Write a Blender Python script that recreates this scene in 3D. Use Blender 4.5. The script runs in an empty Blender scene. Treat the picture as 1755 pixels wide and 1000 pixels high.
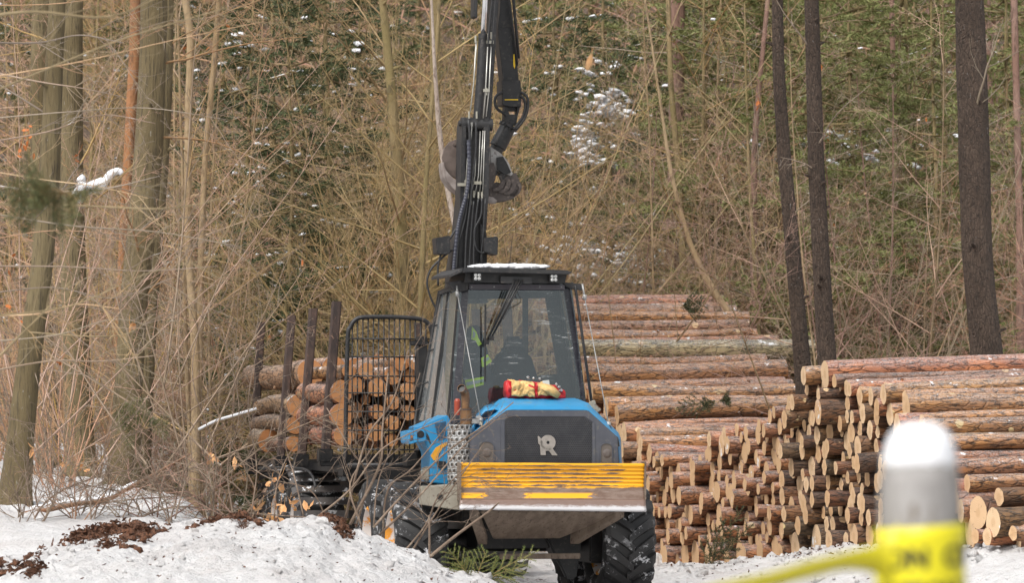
import bpy, bmesh, math, random
import numpy as np
from mathutils import Vector, Matrix, noise as mnoise

# ------------------------------------------------------------------ camera, sky, sun, exposure
sc = bpy.context.scene
F, CX, HY, H = 7200.0, 877.5, 690.0, 2.2       # focal length and principal point of the photograph in its pixels
cam_d = bpy.data.cameras.new('camera'); cam = bpy.data.objects.new('camera', cam_d)
sc.collection.objects.link(cam); sc.camera = cam
cam.location = (0, 0, H); cam.rotation_euler = (math.radians(90), 0, 0)
cam_d.sensor_width = 36; cam_d.lens = 36*F/1755; cam_d.shift_y = (HY-500)/1755
cam_d.clip_start = 0.5; cam_d.clip_end = 900
cam_d.dof.use_dof = True; cam_d.dof.focus_distance = 46.5; cam_d.dof.aperture_fstop = 4.0
SUN_EL, SUN_AZ = 52, 215
w = bpy.data.worlds.new('World'); sc.world = w; w.use_nodes = True
nt = w.node_tree; bg = nt.nodes['Background']
sky = nt.nodes.new('ShaderNodeTexSky'); sky.sky_type = 'NISHITA'; sky.sun_disc = False
sky.sun_elevation = math.radians(SUN_EL); sky.sun_rotation = math.radians(SUN_AZ)
sky.air_density = 1.5; sky.dust_density = 4.0
hs = nt.nodes.new('ShaderNodeHueSaturation'); hs.inputs['Saturation'].default_value = 0.22
nt.links.new(sky.outputs[0], hs.inputs['Color']); nt.links.new(hs.outputs[0], bg.inputs[0])
bg.inputs[1].default_value = 0.125
sl = bpy.data.lights.new('sun', 'SUN'); sl.energy = 1.6; sl.angle = math.radians(22); sl.color = (1, .965, .91)
so = bpy.data.objects.new('sun', sl); sc.collection.objects.link(so)
so.rotation_euler = (math.radians(90-SUN_EL), 0, math.radians(180-SUN_AZ))
sc.view_settings.view_transform = 'Standard'; sc.view_settings.look = 'None'
sc.view_settings.exposure = 0.62; sc.view_settings.gamma = 1

C = sc.collection
rnd = random.Random(7)
V = Vector
def P(px, py, d): return V(((px-CX)*d/F, d, H+(HY-py)*d/F))     # a pixel of the photograph at a real distance
def sm(a, b, x):
    t = np.clip((x-a)/(b-a), 0, 1); return t*t*(3-2*t)
_lat = np.random.RandomState(3).rand(256, 256)
def vnoise(x, y):
    xi = np.floor(x).astype(int); yi = np.floor(y).astype(int); fx = x-xi; fy = y-yi
    fx = fx*fx*(3-2*fx); fy = fy*fy*(3-2*fy)
    g = lambda i, j: _lat[(xi+i) & 255, (yi+j) & 255]
    return (g(0,0)*(1-fx)+g(1,0)*fx)*(1-fy)+(g(0,1)*(1-fx)+g(1,1)*fx)*fy
def fbm(x, y, o=4):
    s = 0; a = .5
    for k in range(o):
        s = s+a*(vnoise(x+17.3*k, y-9.1*k)-.5); x = x*2.03; y = y*2.03; a *= .5
    return s

# ------------------------------------------------------------------ materials
class NT:
    def __init__(s, name):
        s.m = bpy.data.materials.new(name); s.m.use_nodes = True; s.t = s.m.node_tree
        s.b = s.t.nodes['Principled BSDF']; s.out = s.t.nodes['Material Output']
    def n(s, ty, **k):
        n = s.t.nodes.new('ShaderNode'+ty)
        for a, v in k.items():
            if a.startswith('i_'):
                key = a[2:]; key = int(key) if key.isdigit() else key.replace('_', ' ')
                if hasattr(v, 'links') or isinstance(v, bpy.types.NodeSocket): s.t.links.new(v, n.inputs[key])
                else: n.inputs[key].default_value = v
            else: setattr(n, a, v)
        return n
    def math(s, op, a, b=0.0, c=None):
        n = s.t.nodes.new('ShaderNodeMath'); n.operation = op
        for i, v in enumerate((a, b, c)):
            if v is None: continue
            if isinstance(v, bpy.types.NodeSocket): s.t.links.new(v, n.inputs[i])
            else: n.inputs[i].default_value = v
        return n.outputs[0]
    def mix(s, f, a, b):
        n = s.t.nodes.new('ShaderNodeMix'); n.data_type = 'RGBA'
        for i, v in ((0, f), (6, a), (7, b)):
            if isinstance(v, bpy.types.NodeSocket): s.t.links.new(v, n.inputs[i])
            else: n.inputs[i].default_value = v if i == 0 else (*v, 1)
        return n.outputs[2]
    def ramp(s, f, lo, hi):
        n = s.n('MapRange', interpolation_type='SMOOTHSTEP'); s.t.links.new(f, n.inputs[0])
        n.inputs[1].default_value = lo; n.inputs[2].default_value = hi; return n.outputs[0]
    def coord(s, kind='Object', scale=(1,1,1), rand=0.0):
        if kind == 'World': o = s.n('NewGeometry').outputs['Position']
        else: o = s.n('TexCoord').outputs[kind]
        mp = s.n('Mapping'); s.t.links.new(o, mp.inputs[0]); mp.inputs['Scale'].default_value = scale
        if rand:
            oi = s.n('ObjectInfo').outputs['Random']
            cb = s.n('CombineXYZ'); k = s.math('MULTIPLY', oi, rand)
            s.t.links.new(k, cb.inputs[0]); s.t.links.new(k, cb.inputs[1]); s.t.links.new(cb.outputs[0], mp.inputs['Location'])
        return mp.outputs[0]
    def noise(s, co, scale, detail=4, rough=.6, dist=0):
        n = s.n('TexNoise'); s.t.links.new(co, n.inputs['Vector']); n.inputs['Scale'].default_value = scale
        n.inputs['Detail'].default_value = detail; n.inputs['Roughness'].default_value = rough; n.inputs['Distortion'].default_value = dist
        return n.outputs[0]
    def vor(s, co, scale, feature='F1'):
        n = s.n('TexVoronoi', feature=feature); s.t.links.new(co, n.inputs['Vector']); n.inputs['Scale'].default_value = scale
        return n.outputs['Distance']
    def color(s, c): s.t.links.new(c, s.b.inputs['Base Color']) if isinstance(c, bpy.types.NodeSocket) else setattr(s.b.inputs['Base Color'], 'default_value', (*c, 1))
    def rough(s, r):
        if isinstance(r, bpy.types.NodeSocket): s.t.links.new(r, s.b.inputs['Roughness'])
        else: s.b.inputs['Roughness'].default_value = r
    def bump(s, h, strength=.5, dist=.02):
        n = s.n('Bump'); s.t.links.new(h, n.inputs['Height']); n.inputs['Strength'].default_value = strength
        n.inputs['Distance'].default_value = dist; s.t.links.new(n.outputs[0], s.b.inputs['Normal'])
    def up(s):
        g = s.n('NewGeometry'); x = s.n('SeparateXYZ'); s.t.links.new(g.outputs['Normal'], x.inputs[0]); return x.outputs[2]
    def snow(s, col, thr=.5, dens=.5, scale=3, frost=0.0, amount=1.0):
        """snow lying on upward faces, in patches; frost is a thin fine dusting"""
        u = s.up(); co = s.coord('World'); nz = s.noise(co, scale, 5, .65)
        m = s.math('MULTIPLY', s.ramp(u, thr, thr+.3), s.ramp(nz, dens-.03, dens+.03))
        m = s.math('MULTIPLY', m, amount)
        if frost:
            f = s.math('MULTIPLY', s.ramp(u, .05, .8), s.ramp(s.noise(co, 45, 3, .7), .32, .62))
            m = s.math('MAXIMUM', m, s.math('MULTIPLY', f, frost))
        return s.mix(m, col, (.82, .83, .85)), m
MC = {}
def nmat(name, c1, c2, scale=8, stretch=(1,1,1), rough=.6, bump=0, metal=0, snow=None, kind='Object', rand=3.0, c3=None, lo=.35, hi=.65, frost=0, spec=None, vary=0):
    if name in MC: return MC[name]
    t = NT(name); co = t.coord(kind, stretch, rand); nz = t.noise(co, scale, 5)
    col = t.mix(t.ramp(nz, lo, hi), c1, c2)
    if c3: col = t.mix(t.ramp(t.noise(co, scale*3.7, 4), .56, .66), col, c3)
    if vary:
        hv = t.n('HueSaturation'); oi = t.n('ObjectInfo').outputs['Random']; t.t.links.new(t.math('MULTIPLY_ADD', oi, vary, 1-vary*.55), hv.inputs['Value'])
        t.t.links.new(t.math('MULTIPLY_ADD', t.math('FRACT', t.math('MULTIPLY', oi, 13.7)), .03, .482), hv.inputs['Hue']); t.t.links.new(t.math('MULTIPLY_ADD', t.math('FRACT', t.math('MULTIPLY', oi, 5.3)), .35, .78), hv.inputs['Saturation'])
        t.t.links.new(col, hv.inputs['Color']); col = hv.outputs[0]
    if snow: col, _ = t.snow(col, *snow, frost=frost)
    elif frost: col, _ = t.snow(col, .9, .99, frost=frost)
    t.color(col); t.rough(rough); t.b.inputs['Metallic'].default_value = metal
    if spec is not None: t.b.inputs['Specular IOR Level'].default_value = spec
    if bump: t.bump(t.noise(co, scale*2.5, 6, .7), bump, .02)
    MC[name] = t.m; return t.m

# ------------------------------------------------------------------ mesh builder
class MB:
    def __init__(s): s.v = []; s.f = []; s.mi = []; s.cur = 0
    def add(s, vs, fs):
        b = len(s.v); s.v.extend(tuple(v) for v in vs); s.f.extend(tuple(i+b for i in f) for f in fs); s.mi.extend([s.cur]*len(fs))
    def box(s, c, sz, R=None):
        c = V(c); hx, hy, hz = sz[0]/2, sz[1]/2, sz[2]/2
        q = [V((x*hx, y*hy, z*hz)) for z in (-1,1) for y in (-1,1) for x in (-1,1)]
        if R is not None: q = [R @ p for p in q]
        s.add([p+c for p in q], [(0,2,3,1),(4,5,7,6),(0,1,5,4),(2,6,7,3),(0,4,6,2),(1,3,7,5)])
    def loft(s, rings, cap=True, close=True):
        n = len(rings[0]); vs = [p for r in rings for p in r]; fs = []
        for k in range(len(rings)-1):
            for i in range(n if close else n-1):
                j = (i+1) % n; fs.append((k*n+i, k*n+j, (k+1)*n+j, (k+1)*n+i))
        if cap: fs.append(tuple(range(n-1, -1, -1))); fs.append(tuple(range((len(rings)-1)*n, len(rings)*n)))
        s.add(vs, fs)
    def ext(s, pts, off):
        off = V(off); s.loft([[V(p) for p in pts], [V(p)+off for p in pts]])
    def tube(s, pts, r, n=8, cap=True):
        pts = [V(p) for p in pts]
        if not isinstance(r, (list, tuple)): r = [r]*len(pts)
        rings = []; t0 = (pts[1]-pts[0]).normalized()
        a = t0.orthogonal().normalized()
        for i, p in enumerate(pts):
            t = (pts[min(i+1, len(pts)-1)]-pts[max(i-1, 0)])
            if t.length < 1e-9: t = t0
            t = t.normalized(); a = (a-t*a.dot(t))
            a = a.normalized() if a.length > 1e-6 else t.orthogonal().normalized()
            b = t.cross(a)
            rings.append([p+(a*math.cos(2*math.pi*k/n)+b*math.sin(2*math.pi*k/n))*r[i] for k in range(n)])
        s.loft(rings, cap)
    def lathe(s, prof, axis='x', n=32, c=(0,0,0), cap=False):
        rings = []; c = V(c)
        for k in range(n):
            t = 2*math.pi*k/n; cs, sn = math.cos(t), math.sin(t)
            rings.append([c+{'x': V((x, r*cs, r*sn)), 'z': V((r*cs, r*sn, x)), 'y': V((r*cs, x, r*sn))}[axis] for x, r in prof])
        m = len(prof); vs = [p for r in rings for p in r]
        s.add(vs, [(k*m+i, k*m+i+1, ((k+1) % n)*m+i+1, ((k+1) % n)*m+i) for k in range(n) for i in range(m-1)])
    def grid(s, nu, nv, fn):
        s.add([fn(i/nu, j/nv) for j in range(nv+1) for i in range(nu+1)],
              [(j*(nu+1)+i, j*(nu+1)+i+1, (j+1)*(nu+1)+i+1, (j+1)*(nu+1)+i) for j in range(nv) for i in range(nu)])
    def blob(s, c, r, seed=0, n=8, flat=1.0, rough=.25):
        c = V(c); vs = []; m = n*2
        for j in range(n+1):
            ph = math.pi*j/n
            for i in range(m):
                th = 2*math.pi*i/m; d = V((math.sin(ph)*math.cos(th), math.sin(ph)*math.sin(th), math.cos(ph)))
                k = 1+rough*mnoise.noise(d*1.7+V((seed*3.1, seed, 0)))*1.6+rough*.5*mnoise.noise(d*4+V((seed, 5, seed)))
                vs.append(c+V((d.x*r*k, d.y*r*k, d.z*r*k*flat)))
        s.add(vs, [(j*m+i, (j+1)*m+i, (j+1)*m+(i+1) % m, j*m+(i+1) % m) for j in range(n) for i in range(m)])
    def mesh(s, name, mats, smooth=False, bevel=0):
        me = bpy.data.meshes.new(name)
        me.from_pydata(s.v, [], s.f); me.validate()
        for m in (mats if isinstance(mats, (list, tuple)) else [mats]): me.materials.append(m)
        if len(me.polygons) == len(s.mi): me.polygons.foreach_set('material_index', s.mi)
        if smooth:
            me.polygons.foreach_set('use_smooth', [True]*len(me.polygons))
            if smooth is not True: me.set_sharp_from_angle(angle=math.radians(smooth))
        me.update(); return me
def obj(name, mb, mats, parent=None, smooth=False, bevel=0, loc=None):
    me = mb.mesh(name, mats, smooth) if isinstance(mb, MB) else mb
    if bevel:
        bm = bmesh.new(); bm.from_mesh(me); bmesh.ops.recalc_face_normals(bm, faces=bm.faces)
        es = [e for e in bm.edges if len(e.link_faces) == 2 and e.calc_face_angle(0) > .5]
        bmesh.ops.bevel(bm, geom=es, offset=bevel, segments=2, affect='EDGES', clamp_overlap=True); bm.to_mesh(me); bm.free()
        me.polygons.foreach_set('use_smooth', [True]*len(me.polygons)); me.set_sharp_from_angle(angle=math.radians(40))
    o = bpy.data.objects.new(name, me); C.objects.link(o)
    if parent: o.parent = parent
    if loc is not None: o.location = loc
    return o
def tag(o, label=None, cat=None, group=None, kind=None):
    if label: o['label'] = label
    if cat: o['category'] = cat
    if group: o['group'] = group
    if kind: o['kind'] = kind
    return o
def thing(name, label, cat, loc=(0,0,0), rz=0, group=None):
    o = bpy.data.objects.new(name, None); C.objects.link(o); o.location = loc; o.rotation_euler = (0,0,rz)
    o.empty_display_size = .2
    return tag(o, label, cat, group)
def copy_tree(o, parent=None):
    c = o.copy(); C.objects.link(c); c.parent = parent
    for ch in o.children: copy_tree(ch, c)
    return c
def spline(pts, n=6):
    pts = [V(p) for p in pts]; out = []
    q = [pts[0]*2-pts[1]]+pts+[pts[-1]*2-pts[-2]]
    for i in range(1, len(q)-2):
        a, b, c, d = q[i-1:i+3]
        for k in range(n):
            t = k/n
            out.append(.5*((2*b)+(c-a)*t+(2*a-5*b+4*c-d)*t*t+(3*b-a-3*c+d)*t**3))
    out.append(pts[-1]); return out
# ------------------------------------------------------------------ the materials of the place
def snow_mat():
    t = NT('snow'); co = t.coord('World'); col = t.mix(t.ramp(t.noise(co, 1.3, 6), .35, .7), (.76,.75,.75), (.66,.63,.62))
    col = t.mix(t.math('MULTIPLY', t.ramp(t.noise(co, 9, 6, .75), .60, .72), .6), col, (.42,.30,.25))      # crumbs of bark and soil
    at = t.n('Attribute', attribute_name='dirt').outputs['Fac']
    col = t.mix(t.ramp(t.math('ADD', at, t.math('MULTIPLY', t.noise(co, 14, 6, .7), .9)), .82, 1.05), col, (.085,.038,.018))
    t.color(col); t.rough(.75); t.b.inputs['Subsurface Weight'].default_value = 0
    t.bump(t.math('ADD', t.noise(co, 22, 8, .7), t.math('MULTIPLY', t.noise(co, 6, 3), 1.5)), 1.0, .06); return t.m
M_snow = snow_mat()
M_purelow = nmat('clean_snow', (.84,.84,.86), (.76,.77,.80), 6, rough=.8, bump=.5, kind='World')
def hill_mat():
    t = NT('leaf_litter'); co = t.coord('World'); a = t.noise(co, 1.1, 8, .75); b = t.noise(co, 12, 5, .7)
    col = t.mix(t.ramp(b, .35, .65), (.085,.060,.045), (.20,.145,.110))
    col = t.mix(t.ramp(a, .62, .66), col, (.70,.70,.72)); t.color(col); t.rough(.9); t.bump(b, .8, .1); return t.m
M_hill = hill_mat()
def bark_log(name, c1, c2, dark, scar=.5, frost=.24, dens=.64):
    t = NT(name); co = t.coord('Object', (.35, 1, 1), 40.0); co2 = t.coord('Object', (1, 1, 1), 31.0)
    a = t.noise(co, 5, 5, .65, .4); b = t.noise(co, 26, 5, .7); col = t.mix(t.ramp(a, .38, .62), c1, c2)
    col = t.mix(t.math('MULTIPLY', t.ramp(b, .49, .60), .9), col, dark)
    v = t.vor(t.coord('Object', (.30, 1, 1), 17.0), 14, 'DISTANCE_TO_EDGE')
    col = t.mix(t.math('MULTIPLY', t.ramp(v, .07, .0), .45), col, dark)
    k = t.vor(co2, 2.6); k = t.math('ADD', k, t.math('MULTIPLY', t.noise(co2, 19, 3), .10))
    col = t.mix(t.ramp(k, .185, .165), col, (.58,.40,.22))                                      # pale scars where limbs were cut
    k2 = t.noise(t.coord('Object', (.5, 1, 1), 23.0), 3.1, 6, .7)
    col = t.mix(t.math('MULTIPLY', t.ramp(k2, .64, .67), scar), col, (.62,.45,.27))             # torn bark
    oi = t.n('ObjectInfo').outputs['Random']; hv = t.n('HueSaturation')
    t.t.links.new(t.math('MULTIPLY_ADD', oi, .5, .75), hv.inputs['Value']); t.t.links.new(t.math('MULTIPLY_ADD', t.math('FRACT', t.math('MULTIPLY', oi, 7.7)), .030, .493), hv.inputs['Hue'])
    t.t.links.new(col, hv.inputs['Color']); col = hv.outputs[0]
    col, m = t.snow(col, .35, dens, 4.5, frost=frost); t.color(col); t.rough(.8)
    t.bump(t.math('ADD', t.math('MULTIPLY', b, 1.0), t.math('MULTIPLY', t.ramp(v, 0, .1), .5)), .9, .03); return t.m
M_bark = bark_log('pine_bark', (.43,.170,.070), (.29,.125,.072), (.048,.024,.016))
M_bark2 = bark_log('grey_pine_bark', (.25,.135,.080), (.34,.185,.11), (.045,.028,.020), .8, .20)
M_barkd = bark_log('shaded_pine_bark', (.235,.095,.045), (.13,.062,.038), (.030,.017,.012), .45, .04, .72)  # shade between stacked logs painted into the bark; sheltered, so little frost
M_barkd2 = bark_log('shaded_brown_bark', (.15,.082,.050), (.10,.055,.036), (.030,.018,.013), .5, .05, .72)  # browner bark with the same painted shade
M_bark3 = bark_log('peeled_birch_bark', (.52,.42,.23), (.20,.17,.09), (.07,.06,.035), 1.0, .3)
def cut_mat(name='cut_wood', WA=(.62,.39,.21), WB=(.76,.55,.35)):
    t = NT(name); co = t.coord('Object'); x = t.n('SeparateXYZ'); t.t.links.new(co, x.inputs[0])
    r = t.math('SQRT', t.math('ADD', t.math('POWER', x.outputs[1], 2), t.math('POWER', x.outputs[2], 2)))
    nz = t.noise(t.coord('Object', (1,1,1), 20.), 9, 3); ring = t.math('SINE', t.math('MULTIPLY', t.math('ADD', r, t.math('MULTIPLY', nz, .03)), 330))
    oi = t.n('ObjectInfo').outputs['Random']
    base = t.mix(oi, WA, WB); col = t.mix(t.math('MULTIPLY', t.ramp(ring, -.2, 1), .22), base, (.36,.19,.08))
    col = t.mix(t.math('MULTIPLY', t.ramp(r, .07, .03), .35), col, (.45,.25,.11))
    cb = t.n('CombineXYZ'); t.t.links.new(t.math('MULTIPLY', t.math('ARCTAN2', x.outputs[1], x.outputs[2]), 4.0), cb.inputs[0]); t.t.links.new(t.math('MULTIPLY', r, 5), cb.inputs[1]); t.t.links.new(t.math('MULTIPLY', oi, 60), cb.inputs[2])
    col = t.mix(t.math('MULTIPLY', t.ramp(t.noise(cb.outputs[0], 1.6, 3, .6), .63, .70), .7), col, (.22,.11,.05))
    col = t.mix(t.ramp(t.noise(t.coord('Object', (1,.6,.6), 50.), 4, 5, .7), .64, .68), col, (.78,.76,.75))  # snow pressed on the face
    t.color(col); t.rough(.75); t.bump(t.noise(t.coord('Object', (1,1,6)), 30, 3), .4, .01); return t.m
M_cut = cut_mat(); M_cut2 = cut_mat('shaded_orange_cut_wood', (.38,.155,.052), (.47,.215,.085))  # second one: orange wood of the load, its shade painted in as darker colour
def tree_bark(name, c1, c2, dark, stretch=(1,1,.12), scale=18, speck=None, snow=(.6,.62,3), plates=0, spk=(.66,.70)):
    t = NT(name); co = t.coord('Object', stretch, 9.0); b = t.noise(co, scale, 6, .7, .3); a = t.noise(t.coord('Object', (1,1,.5), 7.), 1.7, 4)
    col = t.mix(t.ramp(a, .35, .65), c1, c2); col = t.mix(t.math('MULTIPLY', t.ramp(b, .50, .64), .8), col, dark)
    if speck: col = t.mix(t.ramp(t.noise(t.coord('Object', (1,1,.35), 3.), 26, 4, .7), .66, .70), col, speck)
    if plates:
        v = t.vor(t.coord('Object', (1,1,.28), 5.), plates, 'DISTANCE_TO_EDGE'); vd = t.vor(t.coord('Object', (1,1,.35), 8.), plates*2.3, 'DISTANCE_TO_EDGE')
        cr = t.math('MAXIMUM', t.ramp(v, .10, .0), t.math('MULTIPLY', t.ramp(vd, .12, .0), .6)); col = t.mix(t.math('MULTIPLY', cr, .45), col, dark); b = t.math('SUBTRACT', b, t.math('MULTIPLY', cr, .8))
    if snow: col, _ = t.snow(col, *snow)
    t.color(col); t.rough(.85); t.bump(b, 1.0, .04); return t.m
M_tb_grey = tree_bark('grey_green_bark', (.135,.100,.046), (.20,.155,.080), (.060,.046,.026), (1,1,.10), 34, (.27,.25,.20))
M_tb_dark = tree_bark('dark_pine_bark', (.082,.053,.037), (.13,.088,.063), (.034,.023,.017), (1,1,.30), 30, (.34,.31,.29), plates=30, snow=None, spk=(.60,.64))
M_tb_pink = tree_bark('red_pine_bark', (.24,.135,.10), (.30,.19,.15), (.10,.06,.045), (1,1,.25), 16)
M_tb_orange = tree_bark('orange_pine_bark', (.34,.155,.065), (.26,.125,.06), (.12,.06,.03), (1,1,.4), 9)
M_tb_olive = tree_bark('olive_bark', (.23,.18,.075), (.27,.20,.10), (.11,.085,.045), (1,1,.3), 12)
M_tb_tan = tree_bark('tan_sapling_bark', (.31,.215,.115), (.37,.27,.16), (.17,.115,.065), (1,1,.3), 12)
M_twig = [nmat('tan_twigs', (.40,.255,.125), (.52,.35,.19), 1.3, rough=.8, snow=(.45,.68,2.2), vary=.6),
          nmat('olive_twigs', (.30,.215,.080), (.39,.285,.12), 1.3, rough=.8, snow=(.45,.68,2.4), vary=.6),
          nmat('rosy_twigs', (.37,.215,.14), (.48,.30,.20), 1.3, rough=.8, snow=(.45,.67,2.0), vary=.5),
          nmat('grey_twigs', (.24,.185,.125), (.34,.27,.20), 1.3, rough=.8, snow=(.45,.67,2.3), vary=.5)]
M_stick = nmat('dark_sticks', (.15,.105,.075), (.23,.165,.12), 5, rough=.8, c3=(.30,.24,.18))
M_needle = [nmat('pine_needles', (.135,.150,.042), (.205,.215,.075), 2.2, rough=.7, rand=30.),
            nmat('dark_spruce_needles', (.040,.055,.020), (.085,.100,.034), 2.2, rough=.7, rand=30.),
            nmat('olive_needles', (.17,.175,.055), (.235,.235,.09), 2.2, rough=.7, rand=30.)]
M_leaf = nmat('dry_leaves', (.55,.25,.09), (.62,.36,.17), 9, rough=.7, kind='World')
M_leafd = nmat('orange_dead_leaves', (.46,.14,.03), (.38,.12,.03), 9, rough=.7, kind='World')
M_litter = nmat('bark_litter', (.045,.022,.013), (.15,.062,.030), 40, rough=.9, kind='World')
# --- machine
M_blue = nmat('blue_paint', (.022,.215,.43), (.032,.25,.48), 3, rough=.34, c3=(.06,.22,.36), rand=0)
M_black = nmat('black_paint', (.007,.007,.008), (.016,.015,.015), 6, rough=.45, c3=(.035,.030,.026), rand=0)
M_satin = nmat('dark_steel', (.015,.015,.017), (.028,.027,.027), 7, rough=.5, c3=(.06,.052,.046), rand=0)
M_plastic = nmat('grey_plastic', (.062,.066,.082), (.080,.084,.10), 5, rough=.6, c3=(.11,.108,.105), rand=0)
M_rustdark = nmat('rusty_brown_steel', (.038,.026,.023), (.072,.045,.036), 9, stretch=(1,1,.5), rough=.7, c3=(.12,.07,.05), rand=0)
M_steel = nmat('galvanised_steel', (.27,.27,.265), (.36,.36,.355), 5, rough=.45, metal=.35, rand=0, c3=(.30,.28,.26))
M_pipe = nmat('zinc_pipes', (.42,.41,.37), (.55,.54,.50), 5, rough=.35, metal=.5, rand=0)
M_chrome = nmat('chrome_rod', (.75,.76,.78), (.8,.8,.82), 5, rough=.12, metal=1.0, rand=0)
M_beige = nmat('beige_frame_paint', (.25,.225,.18), (.31,.285,.23), 5, rough=.6, c3=(.17,.13,.10), rand=0)
M_under = nmat('dirty_brown_steel', (.12,.088,.064), (.19,.145,.11), 4, stretch=(3,1,1), rough=.7, c3=(.075,.05,.038), rand=0)
M_exh = nmat('heat_stained_pipe', (.22,.115,.05), (.14,.085,.055), 6, rough=.45, metal=.5, rand=0, c3=(.28,.18,.09))
M_rubber = (lambda: (lambda t: (t.color(t.mix(t.math('MULTIPLY', t.ramp(t.noise(t.coord('Object'), 7, 8, .78), .545, .59), t.ramp(t.noise(t.coord('Object',(1,1,1)), 2.6, 3), .42, .58)), t.mix(t.noise(t.coord('Object'), 4, 3), (.012,.012,.013), (.024,.023,.023)), (.62,.62,.64))), t.rough(.6), t.bump(t.noise(t.coord('Object'), 40, 4), .3, .01), t.m)[-1])(NT('rubber_with_snow')))()
M_orange = (lambda: (lambda t: (t.color(t.mix(t.ramp(t.noise(t.coord('Object'), 4.5, 6, .7), .45, .51), (.66,.28,.03), (.60,.57,.55))), t.rough(.6), t.m)[-1])(NT('orange_rim_with_snow')))()
M_swoosh = nmat('orange_decal', (.72,.34,.03), (.66,.30,.03), 6, rough=.4, rand=0)
M_logo = nmat('pewter_emblem', (.25,.23,.205), (.30,.275,.25), 20, rough=.5, rand=0)
M_red = nmat('red_bag', (.50,.012,.015), (.40,.01,.014), 12, rough=.5, rand=0)
M_yel = nmat('tan_yellow_cloth', (.66,.45,.19), (.55,.35,.13), 9, rough=.75, bump=.4, rand=0, c3=(.50,.27,.08))
M_hiv = nmat('high_visibility_yellow', (.72,.98,.06), (.66,.90,.05), 9, rough=.6, rand=0)
M_refl = nmat('reflective_tape', (.55,.58,.55), (.5,.52,.5), 9, rough=.4, rand=0)
M_cloth = nmat('navy_cloth', (.016,.020,.034), (.022,.027,.042), 9, rough=.9, rand=0)
M_lens = nmat('lamp_lens', (.55,.55,.53), (.25,.25,.25), 60, rough=.15, rand=0)
M_pocket = nmat('dusty_lamp_glass', (.10,.085,.075), (.135,.115,.10), 4, rough=.25, rand=0)
M_silver = nmat('silver_tin', (.5,.5,.5), (.3,.3,.3), 30, rough=.3, metal=.6, rand=0)
def glass_mat(name, tint, dust, gl, streak=.55):
    t = NT(name); t.t.nodes.remove(t.b)
    tr = t.n('BsdfTransparent'); tr.inputs[0].default_value = (*tint, 1)
    g = t.n('BsdfGlossy'); g.inputs['Roughness'].default_value = .04; g.inputs['Color'].default_value = (.75,.82,.85,1)
    df = t.n('BsdfDiffuse'); df.inputs[0].default_value = (.60,.62,.62,1)
    fr = t.n('Fresnel'); fr.inputs[0].default_value = 1.5
    m1 = t.n('MixShader'); t.t.links.new(t.math('ADD', t.math('MULTIPLY', fr.outputs[0], 1.0), gl), m1.inputs[0])
    t.t.links.new(tr.outputs[0], m1.inputs[1]); t.t.links.new(g.outputs[0], m1.inputs[2])
    a = t.noise(t.coord('Object', (1.0,1,7)), 4, 7, .8, .6); b = t.noise(t.coord('Object'), 2.2, 3)
    f = t.math('ADD', t.math('MULTIPLY', t.math('MULTIPLY', t.ramp(a, .57, .63), t.ramp(b, .42, .6)), streak), dust)
    m2 = t.n('MixShader'); t.t.links.new(f, m2.inputs[0]); t.t.links.new(m1.outputs[0], m2.inputs[1]); t.t.links.new(df.outputs[0], m2.inputs[2])
    t.t.links.new(m2.outputs[0], t.out.inputs[0]); return t.m
M_glass = glass_mat('windscreen_glass', (.50,.56,.54), .018, .07)
M_glass2 = glass_mat('dusty_side_glass', (.50,.50,.42), .13, .03, streak=.15)
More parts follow.
